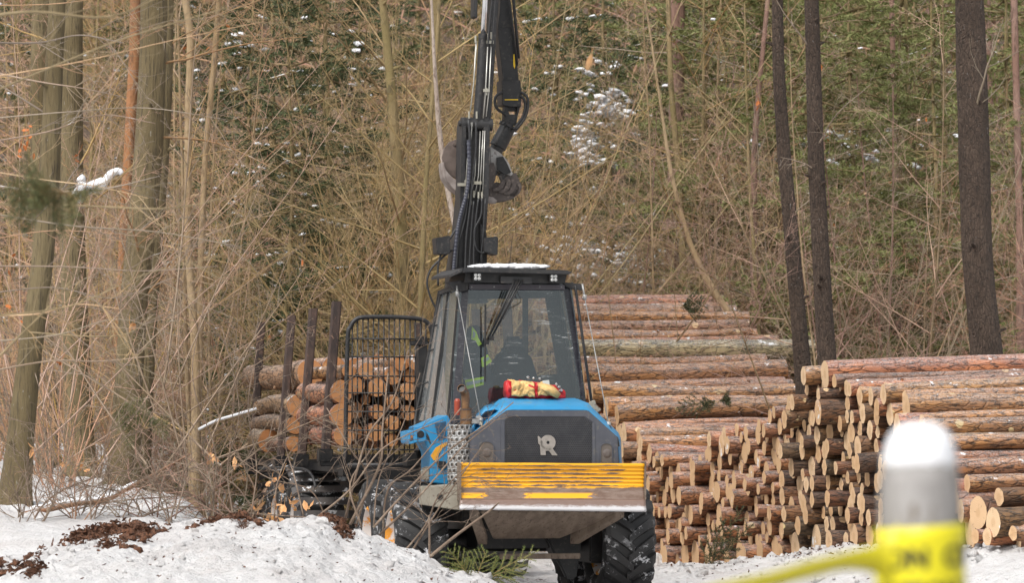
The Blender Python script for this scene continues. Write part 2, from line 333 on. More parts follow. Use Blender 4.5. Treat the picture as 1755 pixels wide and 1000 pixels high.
def blade_mat():
    t = NT('worn_yellow_paint'); uv = t.n('UVMap').outputs[0]; x = t.n('SeparateXYZ'); t.t.links.new(uv, x.inputs[0]); u, v = x.outputs[0], x.outputs[1]
    mp = t.n('Mapping'); t.t.links.new(uv, mp.inputs[0]); mp.inputs['Scale'].default_value = (10, 8, 1)
    n1 = t.noise(mp.outputs[0], 1.0, 8, .75); mp2 = t.n('Mapping'); t.t.links.new(uv, mp2.inputs[0]); mp2.inputs['Scale'].default_value = (3.2, 22, 1)
    n2 = t.noise(mp2.outputs[0], 1.0, 6, .7)
    # worn stripes where the ribs rub: v is 0 at the bottom of the painted part, 1 at the top
    st = t.math('SINE', t.math('MULTIPLY_ADD', v, 2*math.pi*9.0, 1.2))
    band = t.math('MULTIPLY', t.ramp(v, .34, .40), t.ramp(v, .985, .90))
    ends = t.math('ADD', t.ramp(u, .13, .02), t.math('MULTIPLY', t.ramp(u, .83, .95), 1.2))
    s = t.math('ADD', t.math('MULTIPLY', st, .50), t.math('MULTIPLY', t.math('SUBTRACT', n2, .5), 3.6))
    s = t.math('ADD', s, t.math('MULTIPLY', t.math('SUBTRACT', n1, .5), 3.2)); s = t.math('ADD', s, t.math('MULTIPLY', ends, .75))
    yl = t.math('MULTIPLY', t.ramp(s, -.22, -.12), t.ramp(t.math('ADD', v, t.math('MULTIPLY', t.math('SUBTRACT', n1, .5), .22)), .31, .35))
    up = t.math('MULTIPLY', t.ramp(v, .84, .9), t.ramp(n1, .56, .50)); yl = t.math('MAXIMUM', yl, t.math('MULTIPLY', up, t.ramp(n2, .44, .5)))
    # two remaining strips along the foot of the paint
    low = t.math('MULTIPLY', t.ramp(v, .02, .05), t.ramp(v, .21, .15))
    wob = t.math('MULTIPLY', t.math('SUBTRACT', n1, .5), .30); uu = t.math('ADD', u, wob)
    sel = t.math('ADD', t.ramp(uu, .135, .125), t.math('MULTIPLY', t.ramp(uu, .355, .37), t.ramp(uu, .72, .70)))
    yl = t.math('MAXIMUM', yl, t.math('MULTIPLY', t.math('MULTIPLY', low, sel), t.ramp(n1, .36, .40)))
    rust = t.mix(t.ramp(n1, .4, .6), (.135,.082,.058), (.21,.15,.12)); rust = t.mix(t.math('MULTIPLY', t.ramp(n2, .6, .66), .6), rust, (.40,.38,.38))
    col = t.mix(yl, rust, (.86,.40,.008)); t.color(col); t.rough(.5); t.bump(yl, .25, .004); return t.m
M_blade = blade_mat()
def edge_mat():
    t = NT('scoured_cutting_edge'); uv = t.n('UVMap').outputs[0]; x = t.n('SeparateXYZ'); t.t.links.new(uv, x.inputs[0])
    mp = t.n('Mapping'); t.t.links.new(uv, mp.inputs[0]); mp.inputs['Scale'].default_value = (14, 3, 1); n1 = t.noise(mp.outputs[0], 1.6, 7, .75)
    f = t.ramp(t.math('ADD', x.outputs[1], t.math('MULTIPLY', t.math('SUBTRACT', n1, .5), .9)), .55, .25)
    t.color(t.mix(f, t.mix(n1, (.15,.09,.07), (.24,.17,.14)), (.52,.51,.52))); t.rough(.45); return t.m
M_edge = edge_mat()
# ------------------------------------------------------------------ terrain
def face_x(y): return 4.32-.36*(y-50)                # plane of the cut ends of the big pile
def lerp(x, xs, ys): return np.interp(x, xs, ys)
def ground_z(x, y):
    x = np.asarray(x, float); y = np.asarray(y, float)
    zr = lerp(y, [30,44,47,50,52.5,54.5,57,75], [.30,.55,.58,.50,.23,.05,-.06,.3])
    right = zr*sm(-2.4, .2, x-face_x(y))*sm(1.0, 1.6, x+sm(50, 44, y)*.9)
    left = lerp(y, [38,44,60,80], [1.0,1.0,1.25,1.6])*sm(0, 1.0, -x-lerp(y, [44,49,52,60], [2.7,2.9,3.9,4.6]))
    z = np.maximum(right, 0)+left*sm(34, 43, y)
    far = sm(58, 70, y); z = z*(1-far)+far*np.maximum(z, .75)
    z = z+np.where(y > 63, (y-63)*.07, 0)+np.where(y > 80, (y-80)**1.0*.28*sm(78, 100, y), 0)
    return z
def gz(x, y): return float(ground_z(x, y))
def mk_sheet(name, xs, ys, zf, mats, dirt=None):
    X, Y = np.meshgrid(xs, ys); Z = zf(X, Y); n = len(xs); m = len(ys)
    vs = np.stack([X, Y, Z], -1).reshape(-1, 3)
    i = np.arange(n*m).reshape(m, n); f = np.stack([i[:-1,:-1], i[:-1,1:], i[1:,1:], i[1:,:-1]], -1).reshape(-1, 4)
    me = bpy.data.meshes.new(name); me.from_pydata(vs.tolist(), [], f.tolist())
    for k in (mats if isinstance(mats, list) else [mats]): me.materials.append(k)
    me.polygons.foreach_set('use_smooth', [True]*len(f))
    if isinstance(mats, list):
        yc = Y[:-1,:-1].ravel(); me.polygons.foreach_set('material_index', (yc > 66).astype(np.int32))
    if dirt is not None:
        a = me.attributes.new('dirt', 'FLOAT', 'POINT'); a.data.foreach_set('value', dirt(X, Y).ravel().astype(np.float32))
    me.update(); o = bpy.data.objects.new(name, me); C.objects.link(o); return o
def zg(X, Y):
    z = ground_z(X, Y); near = (sm(40, 44, Y)*sm(64, 60, Y))
    lum = fbm(X*3, Y*3, 5)*.16+np.abs(fbm(X*9+4, Y*9, 3))*.13
    rutn = sm(1.2, .6, np.abs(X-.2))
    z = z+near*lum+(1-near)*fbm(X*.9, Y*.9, 5)*.25*sm(5, 20, Y)
    z = z+sm(64, 80, Y)*(fbm(X*.25, Y*.25, 4)*2.2)
    return z
xs = np.concatenate([np.linspace(-90, -9, 55), np.linspace(-8.9, 9, 300), np.linspace(9.3, 90, 55)])
ys = np.concatenate([np.linspace(-15, 40, 60), np.linspace(40.1, 64, 340), np.linspace(64.3, 130, 160), np.linspace(131, 330, 60)])
def dirt_road(X, Y): return .42*sm(2.6, 1.4, np.abs(X+.15+.2*(Y-46)))*sm(43.5, 44.5, Y)*sm(56, 52, Y)+ .28*sm(-2.0, -.3, X-face_x(Y))*sm(.6, -.3, X-face_x(Y))*sm(44, 50, Y)
g = mk_sheet('ground', xs, ys, zg, [M_snow, M_hill], dirt_road); g['kind'] = 'structure'
# ploughed bank beside the track, nearest the camera
BX = [0,60,130,200,260,330,400,470,540,575,600,650,700,740,780,820,855,900,980]
BY = [942,948,915,902,898,896,888,893,890,896,915,932,952,968,985,990,1000,1015,1050]
def bank_h(X):
    d = 41.0; px = CX+X*F/d; py = np.interp(px, [-900]+BX+[1300], [900]+BY+[1130]); return H+(HY-py)*d/F
def zb(X, Y):
    k = sm(30, 41.0, Y)**.8*(1-sm(41.6, 43.6, Y)*np.where(X < -3.9, .25, 1.0))
    h = bank_h(X)*k; n = fbm(X*1.8, Y*1.0, 6)*.18+np.abs(fbm(X*6, Y*3, 4))*.20
    return h+n*sm(.02, .3, k)-.05-.25*(k < .02)
BC = [(-4.0,40.6,.30,1.15),(-3.55,40.3,.20,1.1),(-4.6,40.4,.12,.7),(-2.55,40.7,.24,.62),(-2.85,40.9,.2,.7),(-1.72,41.0,.13,1.0),(-1.62,40.3,.12,.6),(-4.8,38.4,.17,.95),(-4.4,38.0,.12,.8),(-3.75,38.9,.10,.7),(-4.2,37.0,.10,.9)]
def dirt_bank(X, Y):
    d = np.zeros_like(X)
    for cx, cy, r, a in BC: d = np.maximum(d, a*np.exp(-(((X-cx)/r)**2+((Y-cy)/(r*4))**2)))
    return d*.9+.12*(fbm(X*2, Y*2, 4) > .1)
b = mk_sheet('snow_bank', np.linspace(-9, 1.3, 330), np.linspace(30, 43.8, 330), zb, M_snow, dirt_bank); b['kind'] = 'structure'
def on_bank(x, y): return float(zb(np.array([[x]]), np.array([[y]]))[0, 0])
# clods of snow and bark crumbs lying on the bank and along the pile
mb = MB(); mc = MB(); r0 = random.Random(5)
for k in range(800):
    x = r0.uniform(-5.6, .1); y = r0.triangular(34, 42.2, 41.2); r = min(.10, r0.expovariate(80)+.006)
    mb.blob((x, y, on_bank(x, y)), r, k, 4, .75, .75)
for k in range(1300):
    x = r0.uniform(.6, 7); y = r0.uniform(46, 57)
    if x > face_x(y)+.1: x = face_x(y)-r0.expovariate(1.3)
    r = min(.13, r0.expovariate(55)+.007)
    mb.blob((x, y, float(zg(np.array([[x]]), np.array([[y]]))[0,0])), r, k, 4, .75, .75)
tag(obj('snow_clods', mb, M_snow, smooth=True), 'small clods of snow scattered over the bank and along the pile', 'snow', kind='stuff')
def chip(mb, x, y, z, s, r):
    a = V((r.uniform(-1,1), r.uniform(-1,1), r.uniform(-.3,.7))).normalized(); b = a.orthogonal().normalized()
    q = a.cross(b)*s*r.uniform(.3,.6); a = a*s*r.uniform(.7, 1.5); c = V((x, y, z)); n = b*s*.12
    mb.add([c-a, c+q+n, c+a, c-q, c-a*.4-n*3], [(0,1,2),(0,2,3),(0,3,4)])
for cx, cy, rr, a in BC:
    for k in range(int(1500*rr*a)):
        x = r0.gauss(cx, rr*.5); y = r0.gauss(cy, rr*2.0); chip(mc, x, y, on_bank(x, y)+r0.random()**2*.07*a, r0.uniform(.012, .04), r0)
for cx, cy, n_, sx_, sy_ in ((-3.98,40.6,120,.20,.5),(-3.62,40.2,90,.10,.8),(-4.6,40.3,30,.06,.4),(-2.65,40.8,60,.2,.4),(-1.70,40.9,50,.07,.3),(-4.8,38.4,60,.14,.8)):
    for k in range(n_):
        x = r0.gauss(cx, sx_); y = min(41.6, r0.gauss(cy, sy_)); r = r0.uniform(.012, .05); mc.blob((x, y, on_bank(x, y)+r*.3), r, k, 4, .8, .9)
for k in range(420):
    x = r0.uniform(-5.5, .1); y = r0.uniform(35, 41.5); chip(mc, x, y, on_bank(x, y)+.006, r0.uniform(.006, .025), r0)
for k in range(900):
    y = r0.uniform(47, 57); x = face_x(y)-r0.expovariate(2.6); chip(mc, x, y, float(zg(np.array([[x]]), np.array([[y]]))[0,0])+.008, r0.uniform(.01, .035), r0)
tag(obj('bark_litter', mc, M_litter), 'dark brown bark crumbs and soil strewn over the snow', 'bark litter', kind='stuff')
# ------------------------------------------------------------------ logs
def log_mesh(seed, L, r0_, r1_, bow=.03, n=18, stub=True):
    """log along +X, its cut face (slot 1) at x = 0; slot 0 is bark"""
    r = random.Random(seed); mb = MB(); m = 16; rings = []
    for k in range(m+1):
        t = k/m; R = r0_+(r1_-r0_)*t; cy = bow*math.sin(math.pi*t); cz = bow*.6*math.sin(math.pi*t*1.4+seed)
        if k in (0,): cy = cz = 0
        ring = []
        for i in range(n):
            a = 2*math.pi*i/n; d = V((0, math.cos(a), math.sin(a)))
            k2 = 1+.09*mnoise.noise(V((t*L*1.6, math.cos(a)*.9+seed*3.7, math.sin(a)*.9)))+.05*mnoise.noise(V((t*L*7, math.cos(a)*2+seed, math.sin(a)*2)))
            if k == 0: k2 = 1+.07*mnoise.noise(V((0, math.cos(a)*1.1+seed*3.7, math.sin(a)*1.1)))
            ring.append(V((t*L+(.012*mnoise.noise(V((math.cos(a)*1.5+seed, math.sin(a)*1.5, 4))) if k in (0, m) else 0), cy+d.y*R*k2, cz+d.z*R*k2)))
        rings.append(ring)
    mb.loft(rings, cap=False); mb.cur = 1
    for end, ring in ((0, rings[0]), (1, rings[-1])):
        c = sum(ring, V((0,0,0)))/n; vs = ring+[c+(p-c)*.5 for p in ring]+[c]
        fs = []
        for i in range(n):
            j = (i+1) % n
            q = [(j, i, n+i, n+j), (n+j, n+i, 2*n)]
            fs += q if end == 0 else [tuple(reversed(f)) for f in q]
        mb.add(vs, fs)
    if stub:
        mb.cur = 0
        for q in range(r.randint(2, 6)):
            t = r.uniform(.08, .95); a = r.uniform(0, 6.28); R = r0_+(r1_-r0_)*t; d = V((0, math.cos(a), math.sin(a)))
            c = V((t*L, bow*math.sin(math.pi*t), 0)); mb.tube([c+d*R*.8, c+d*(R+r.uniform(.008, .035))], [.028, .018], 6)
    return mb
def new_log_mesh(seed, L, r, bark, bow=None, cut=None):
    q = random.Random(seed); return log_mesh(seed, L, r, r*q.uniform(.8, .97), q.uniform(-.045, .045) if bow is None else bow).mesh('log', [bark, cut or M_cut], smooth=55)
POOL = {}
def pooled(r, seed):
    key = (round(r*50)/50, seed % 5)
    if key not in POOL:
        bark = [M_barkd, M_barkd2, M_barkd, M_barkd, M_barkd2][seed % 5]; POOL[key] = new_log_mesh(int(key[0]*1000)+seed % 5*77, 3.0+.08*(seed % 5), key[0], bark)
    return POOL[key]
def axis_rot(d, roll=0):
    d = V(d).normalized(); y = V((0,0,1)).cross(d).normalized(); z = d.cross(y)
    return (Matrix((d, y, z)).transposed() @ Matrix.Rotation(roll, 3, 'X')).to_euler()
def put_log(me, p, d, roll, label, group, cat='log'):
    o = bpy.data.objects.new('log', me); C.objects.link(o); o.location = p; o.rotation_euler = axis_rot(d, roll)
    return tag(o, label, cat, group)
PHI = math.radians(19.8); AXA = math.radians(12.0); AX = V((math.cos(AXA), math.sin(AXA), 0)); FX = V((-math.sin(PHI), math.cos(PHI), 0))   # log axis, direction along the pile
# outline of the pile above depth y on the plane of the cut ends
PY_ = [46.4,47.0,47.6,48.0,48.6,49.3,50.4,51.6,52.2,53.0,54.6,55.4,56.4,56.9,57.7,58.4,59.4,61.0,61.6,66]
PZ_ = [.62,.95,1.22,1.50,2.0,2.33,2.52,2.68,2.30,2.05,1.84,1.52,1.50,1.62,1.95,2.30,2.85,3.62,3.72,3.6]
def pile_top(y): return float(np.interp(y, PY_, PZ_))
S0, S1 = 46.2, 63.6
r1 = random.Random(21); placed = []           # (s, z, r) in the plane of the cut ends; s = metres along the pile
def s2y(s): return S0+s*FX.y
def gface(s): y = s2y(s); return gz(face_x(y)+.5, y)-.03
smax = (S1-S0)/FX.y; s = .0
rad = lambda y=54: min(.215, max(.085, r1.gauss(.160 if y < 50.3 or y > 57.3 else .147, .026 if y < 50.3 else .034)))
while s < smax:                                # the bottom course lies on the snow
    r = rad(s2y(s))
    if placed: s = placed[-1][0]+math.sqrt(max(0, (placed[-1][2]+r)**2-((gface(s)+r)-placed[-1][1])**2))*1.0
    placed.append((s, gface(s)+r, r))
    if s > smax: break
import bisect
def try_fill(placed):
    # repeatedly rest a new log in the lowest free pocket between two touching neighbours
    blocked = set(); pts = list(placed); tops = {}
    import heapq
    heap = []
    def cands(i):
        a = pts[i]
        for j in range(len(pts)):
            b = pts[j]
            if i == j or abs(a[0]-b[0]) > a[2]+b[2]+.30 or abs(a[1]-b[1]) > .5: continue
            l, rr = (a, b) if a[0] < b[0] else (b, a)
            r = rad(s2y(a[0]))
            for scale in (1.0, .75):
                R = max(.075, r*scale); d1 = l[2]+R; d2 = rr[2]+R; dx = rr[0]-l[0]; dz = rr[1]-l[1]; D = math.hypot(dx, dz)
                if D >= d1+d2 or D < 1e-4: continue
                k = (d1*d1-d2*d2+D*D)/(2*D); h2 = d1*d1-k*k
                if h2 < 0: continue
                h = math.sqrt(h2); x = l[0]+k*dx/D-h*dz/D; z = l[1]+k*dz/D+h*dx/D
                heapq.heappush(heap, (z, x, R))
    for i in range(len(pts)): cands(i)
    while heap:
        z, x, R = heapq.heappop(heap)
        if x < 0 or x > smax: continue
        if z+R > pile_top(s2y(x))+.03: continue
        if any(abs(q[0]-x) < .5 and math.hypot(q[0]-x, q[1]-z) < (q[2]+R)*.985 for q in pts): continue
        pts.append((x, z, R)); cands(len(pts)-1)
    return pts
pile = try_fill(placed)
it = max((i for i, q in enumerate(pile) if 50.9 < s2y(q[0]) < 52.1), key=lambda i: pile[i][1]); pile[it] = (pile[it][0], pile[it][1]+.158-pile[it][2]-.05, .158)
print('pile logs', len(pile))
def is_surface(i):
    a = pile[i]; return not any(q is not a and abs(q[0]-a[0]) < .30 and q[1] > a[1]+.12 for q in pile)
logs = []
for i, (s, z, r) in enumerate(pile):
    y = s2y(s); off = r1.gauss(0, .09)
    p = V((face_x(y), y, z))+AX*off
    # visible side: near slopes (hill faces toward the camera) or the run of cut ends up to the tyre
    slope = z > pile_top(s2y(max(0, s-.55)))-.22 or not any(q[0] < s-.05 and q[0] > s-.5 and q[1] > z-.06 for q in pile)
    px = CX+p.x*F/p.y
    logs.append((p, r, y, z, slope, px, is_surface(i)))
def order(l): return (0 if (l[4] and l[3] > pile_top(l[2])-.45) else 1 if l[5] > 1105 else 2, l[2])
logs.sort(key=order)
ORD = 'topmost second third fourth fifth sixth seventh eighth ninth tenth eleventh twelfth thirteenth fourteenth'.split()
def ordinals(sel, txt):
    out = {}; last = None; n = 0
    for l in sorted(sel, key=lambda l: -(l[3]-H)/l[2]):
        if n >= len(ORD): break
        out[id(l)] = txt % ORD[n]; n += 1
    return out
big = max(logs, key=lambda l: l[3] if 50.9 < l[2] < 52.1 and abs(l[1]-.158) < 1e-6 else 0)
OL = ordinals([l for l in logs if l[4] and 48.2 <= l[2] < 51.8 and l is not big and l[3] > pile_top(l[2])-.26], '%s side on log under the thick crowning log of the near stack')
OL.update(ordinals([l for l in logs if l[4] and l[2] >= 57.2 and l[3] > pile_top(l[2])-.26], '%s log of the far slope, lying crosswise right of the cab'))
OL[id(big)] = 'thick reddish log crowning the near stack, its big cut end facing left'
n_ind = 0; rest = MB()
top_near = sorted([l for l in logs if l[4] and l[2] < 52], key=lambda l: -l[3])
G_near, G_far = 'logs stacked in the long pile beside the track', 'logs in the far part of the long pile'
cnt = 0; special_far = 0
for k, (p, r, y, z, slope, px, surf) in enumerate(logs):
    a = AX.copy(); a.rotate(Matrix.Rotation(r1.gauss(0, .010)+(r1.gauss(0, .026) if slope or surf else 0), 3, 'Z')); a.z = .018+r1.gauss(0, .011 if (slope or surf) else .006)+(.012 if y < 53 else 0)
    roll = r1.uniform(0, 6.28)
    if k >= 258: 
        b = len(rest.v); m = log_mesh(k, 3.0, r, r*.92, 0, n=10, stub=False); Rm = axis_rot(a, roll).to_matrix()
        rest.add([Rm @ V(v)+p for v in m.v], m.f); rest.mi[-len(m.f):] = m.mi; continue
    ends = 'pale cut end' 
    if y < 48.2: lab, g = 'short reddish log in the low step at the near right foot of the pile', 'low logs at the near foot of the pile'
    elif slope and y < 51.8: lab, g = 'long rough barked log lying side on in the near slope of the pile', 'side on logs of the near slope'
    elif y < 53: lab, g = 'log with pale oval cut end stacked under the highest near log', 'cut ends under the highest near log'
    elif y < 56.8 and not slope: lab, g = 'log with thin pale oval cut end stacked between the big tyre and the near stack', 'cut ends beside the big tyre'
    elif y < 57.2: lab, g = 'frost dusted log lying in the dip between the two humps of the pile', 'logs in the dip of the pile'
    else: lab, g = 'reddish log lying crosswise in the far slope rising behind the cab', 'side on logs of the far slope behind the cab'
    if id(logs[k]) in OL: lab, g = OL[id(logs[k])], None
    q = random.Random(k)
    if slope or (surf and z > pile_top(y)-.38):
        bark = M_bark2 if q.random() < .17 else M_bark
        L = 3.0+q.uniform(-.12, .2)
        if y < 52: L = 3.9
        if abs(y-59.9) < .5 and id(logs[k]) in OL and not special_far: bark = M_bark3; special_far = 1; L = 3.7; lab = 'yellowish peeling log with green lichen lying in the far slope'; g = None
        me = new_log_mesh(500+k, L, r*(1.14 if y > 57 else 1.08), bark)
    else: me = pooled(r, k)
    put_log(me, p, a, roll, lab, g); n_ind += 1
if rest.v: tag(obj('stacked_logs', rest, [M_bark, M_cut], smooth=True), 'logs buried inside the far pile behind the cab', 'log pile', kind='stuff')
print('individual pile logs', n_ind, 'buried', len(rest.v))
# the big log crowning the near stack and its partner
tops = sorted([l for l in logs if 50.6 < l[2] < 52.2], key=lambda l: -l[3])
zt = 2.68
# three loose logs in front, right of the post
for (px, py, d, rr, L, lab) in [(1676, 880, 47.0, .19, 2.2, 'thick log with round pale cut end low at the right edge of the pile'),
                           (1702, 896, 46.4, .165, 2.6, 'smooth pinkish log with round cut end lying in front of the thick one'),
                           (1712, 853, 46.9, .105, 2.4, 'slim orange log resting on top of the two round ended logs'),
                           (1671, 920, 46.8, .085, 1.2, 'small log with round end poking from the snow under the thick log'),
                           (1692, 921, 46.5, .10, 1.6, 'small log with pale end in the snow under the smooth pinkish log'),
                           (1736, 915, 46.1, .085, 1.8, 'small orange log lying on the snow at the far right edge')]:
    pos = P(px, py, d); ax = V((math.cos(.40), math.sin(.40), .02))
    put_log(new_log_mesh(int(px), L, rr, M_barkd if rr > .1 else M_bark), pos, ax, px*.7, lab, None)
# ------------------------------------------------------------------ the forwarder
TH = math.radians(12); OX, OY = .44, 45.0; cT, sT = math.cos(TH), math.sin(TH)
root = thing('forwarder', 'blue and black forwarder with yellow front blade parked on the snowy track', 'forwarder', (OX, OY, 0), TH)
def Lp(px, py, v):
    a = (px-CX)/F; t = (v-sT*OX+cT*OY)/(cT-sT*a); rx = t*a-OX; ry = t-OY
    return V((cT*rx+sT*ry, v, H+t*(HY-py)/F))
def LL(pts, v): return [Lp(x, y, v) for x, y in pts]
def ext_px(mb, pts, v0, v1):
    """outline read at local depth v0, given real thickness v1-v0"""
    a = LL(pts, v0); mb.ext(a, (0, v1-v0, 0))
def part(name, mb, mat, parent=root, **k): return obj(name, mb, mat, parent, **k)
# --- blade
A, B_ = Lp(790, 795, 0), Lp(1105, 797, 0); Cc, D_ = Lp(788, 857, 0), Lp(1106, 857, 0); E_, G_ = Lp(788, 873, -.06), Lp(1108, 877, -.06)
def uvsheet(name, fn, nu, nv, mat, parent, thick=(0,.03,0)):
    mb = MB(); mb.grid(nu, nv, fn); me = mb.mesh(name, mat, 50); uv = me.uv_layers.new(name='UVMap')
    for p in me.polygons:
        for li in p.loop_indices:
            vi = me.loops[li].vertex_index; uv.data[li].uv = ((vi % (nu+1))/nu, (vi//(nu+1))/nv)
    o = bpy.data.objects.new(name, me); C.objects.link(o); o.parent = parent
    m = o.modifiers.new('s', 'SOLIDIFY'); m.thickness = .028; m.offset = -1
    return o
def bl(u, v):
    p = (Cc.lerp(D_, u)).lerp(A.lerp(B_, u), v); p.y += .05*math.sin(math.pi*v)+.006*math.sin(v*2*math.pi*9.0+1.2)*(.35 < v < .98)+.006*mnoise.noise(V((u*5, v*4, 1))); return p
blade = uvsheet('blade', bl, 80, 60, M_blade, root)
edge = uvsheet('cutting_edge', lambda u, v: (E_.lerp(G_, u)).lerp(Cc.lerp(D_, u)+V((0,-.012,0)), v)+V((0,0,.003*mnoise.noise(V((u*30, 0, 1)))*(v < .1))), 60, 6, M_edge, blade)
mb = MB()
for u in (.0, 1.0):
    x = A.x-.006 if u == 0 else B_.x+.006; mb.box((x, .07, (A.z+Cc.z)/2), (.014, .17, A.z-Cc.z+.02))
part('end_plate', mb, M_under, blade)
# carrier under the blade: bottom pan sloping back, side rails
mb = MB(); zB = Cc.z-.08
mb.loft([[V((-.78, .03, zB)), V((.80, .03, zB)), V((.80, .03, zB-.07)), V((-.78, .03, zB-.07))],
         [V((-.55, .75, zB-.14)), V((.30, .75, zB-.14)), V((.24, .75, zB-.37)), V((-.50, .75, zB-.37))]])
part('blade_carrier', mb, M_under, root, bevel=.008)
mb = MB()
for x0, x1 in ((-.86, -.62), (.74, .40)):
    mb.loft([[V((x0-.05, .02, zB-.03)), V((x0+.05, .02, zB-.03)), V((x0+.05, .02, zB-.12)), V((x0-.05, .02, zB-.12))],
             [V((x1-.05, .72, zB-.32)), V((x1+.05, .72, zB-.32)), V((x1+.05, .72, zB-.43)), V((x1-.05, .72, zB-.43))]])
mb.box((.02, .76, .52), (.9, .05, .06)); part('lift_arm', mb, M_under, root, bevel=.006)
# beige frame corner behind the blade
mb = MB(); ext_px(mb, [(736,836),(790,832),(790,876),(736,868)], .16, .75); br = part('bumper', mb, M_beige, root, bevel=.006)
mb = MB(); c = Lp(754, 852, .155); mb.lathe([(-.006, .0), (-.006, .030), (.0, .034)], 'y', 20, c); o = part('eyelet', mb, M_black, br)
mb = MB(); ext_px(mb, [(1062,838),(1100,838),(1100,868),(1062,868)], .2, .75); part('bumper', mb, M_beige, root, bevel=.006)
# --- hood
mb = MB()
hood = [[(798,800),(800,748),(862,696),(875,690),(1006,690),(1016,700),(1064,750),(1066,800)],
        [(797,800),(799,742),(838,700),(858,683),(988,683),(1008,694),(1062,744),(1064,800)]]
fr = [(806,800),(808,750),(870,705),(880,704),(1000,704),(1008,705),(1059,751),(1062,800)]
mb.loft([LL(fr, .30), LL([(803,800),(805,748),(864,699),(876,697),(1003,697),(1012,703),(1062,750),(1064,800)], .36), LL(hood[0], .48), LL(hood[1], .72), LL(hood[1], 1.22)])
hd = part('hood', mb, M_blue, root, bevel=.018)
mb = MB(); mb.loft([LL([(812,745),(818,712),(832,697),(850,694),(868,700),(880,716),(884,740)], .74), LL([(812,750),(816,722),(832,706),(848,703),(862,708),(872,722),(876,748)], .42)], close=False, cap=False)
fl = obj('side_flare', mb, M_blue, hd, smooth=True); m = fl.modifiers.new('s', 'SOLIDIFY'); m.thickness = .012
# front face
mb = MB(); ext_px(mb, [(806,798),(807,749),(870,703.5),(1008,704),(1059,750),(1062,798)], .235, .31)
gf = part('grille_frame', mb, M_plastic, root, bevel=.012)
mb = MB(); ring = [(858,797),(858,722),(871,710),(1003,710),(1020,724),(1021,797)]; inr = [(865,797),(865,722),(871,714.5),(1002,714.5),(1015,724),(1015,797)]
for i in range(5): mb.ext([Lp(*ring[i], .226), Lp(*ring[i+1], .226), Lp(*inr[i+1], .226), Lp(*inr[i], .226)], (0,.012,0))
obj('grille_rim', mb, M_plastic, gf, bevel=.003)
mb = MB(); bx = LL([(866,796),(866,723),(872,716),(1001,716),(1014,725),(1014,796)], .233)
mb.ext(bx, (0,.004,0)); obj('grille_backing', mb, M_black, gf)
# perforated sheet with real hexagon openings
def holes(nx, ny, fn, rad_=.36, nsd=6, inside=lambda u, v: True, wrap=False):
    mb = MB()
    for j in range(ny):
        for i in range(nx):
            u0 = (i+.5*(j % 2))/nx; u1 = u0+1/nx; v0 = j/ny; v1 = (j+1)/ny
            if (u1 > 1.0001 and not wrap) or not inside((u0+u1)/2, (v0+v1)/2): continue
            cu, cv = (u0+u1)/2, (v0+v1)/2; sq = []; ho = []
            for k in range(8):
                a = 2*math.pi*k/8; cx, cy = math.cos(a), math.sin(a); m_ = max(abs(cx), abs(cy))
                sq.append(fn(cu+cx/m_*.5/nx, cv+cy/m_*.5/ny)); ho.append(fn(cu+cx*rad_/nx, cv+cy*rad_/ny))
            mb.add(sq+ho, [(k, (k+1) % 8, 8+(k+1) % 8, 8+k) for k in range(8)])
    return mb
g0, g1, g2, g3 = Lp(866, 796, .228), Lp(1015, 796, .228), Lp(866, 715, .228), Lp(1015, 715, .228)
def gfn(u, v): return g0.lerp(g1, u).lerp(g2.lerp(g3, u), v)
mb = holes(46, 26, gfn, .43, inside=lambda u, v: (v < 1-.12+u/.05*.12 if u < .05 else True) and (v < 1-.12*(u-.91)/.09 if u > .91 else True))
obj('grille_mesh', mb, nmat('dark_mesh', (.040,.042,.050), (.055,.056,.064), 6, rough=.6, rand=0), gf)
# emblem
s_ = 2.942; q = lambda x, y: Lp(680+x/s_, 660+y/s_, .214)
def logo_poly(pts, mb): mb.ext([q(*p) for p in pts], (0,.011,0))
mb = MB(); n = 28
for k in range(n):
    a0, a1 = 2*math.pi*k/n, 2*math.pi*(k+1)/n; pt = lambda a, r: (763+r*math.cos(a), 292+r*math.sin(a)*1.0)
    logo_poly([pt(a0, 38), pt(a1, 38), pt(a1, 8), pt(a0, 8)], mb)
logo_poly([(711,260),(716,259),(728,272),(736,290),(734,318),(724,306),(714,297)], mb); logo_poly([(722,296),(750,318),(752,356),(726,356)], mb)
logo_poly([(752,322),(786,322),(811,357),(784,357),(768,334),(752,334)], mb)
obj('emblem', mb, M_logo, gf)
# lamp pockets with rounded heads
for x0, x1, yt, yb in ((821.5, 846, 758, 795), (1030, 1049, 761, 796)):
    cx = (x0+x1)/2; hw = (x1-x0)/2; pts = [(x0, yb)]+[(cx-hw*math.cos(a), yt+hw*.75-hw*.75*math.sin(a)) for a in [math.pi*k/10 for k in range(11)]]+[(x1, yb)]
    mb = MB(); out = [((x-cx)*1.12+cx, (y-yb)*1.04+yb) for x, y in pts]
    for i in range(len(pts)-1): mb.ext([Lp(*out[i], .224), Lp(*out[i+1], .224), Lp(*pts[i+1], .224), Lp(*pts[i], .224)], (0,.012,0))
    lp = part('headlight', mb, M_plastic, root)
    mb = MB(); mb.ext(LL(pts, .2315), (0,.003,0)); obj('glass', mb, M_pocket, lp)
    mb = MB(); c = Lp(cx+1, yb-18, .228); mb.lathe([(-.002, 0), (-.004, .035), (.0, .042), (.002, .05)], 'y', 20, c); obj('lamp', mb, nmat('smoked_lamp', (.10,.08,.07), (.13,.11,.10), 20, rough=.3), lp, smooth=True)
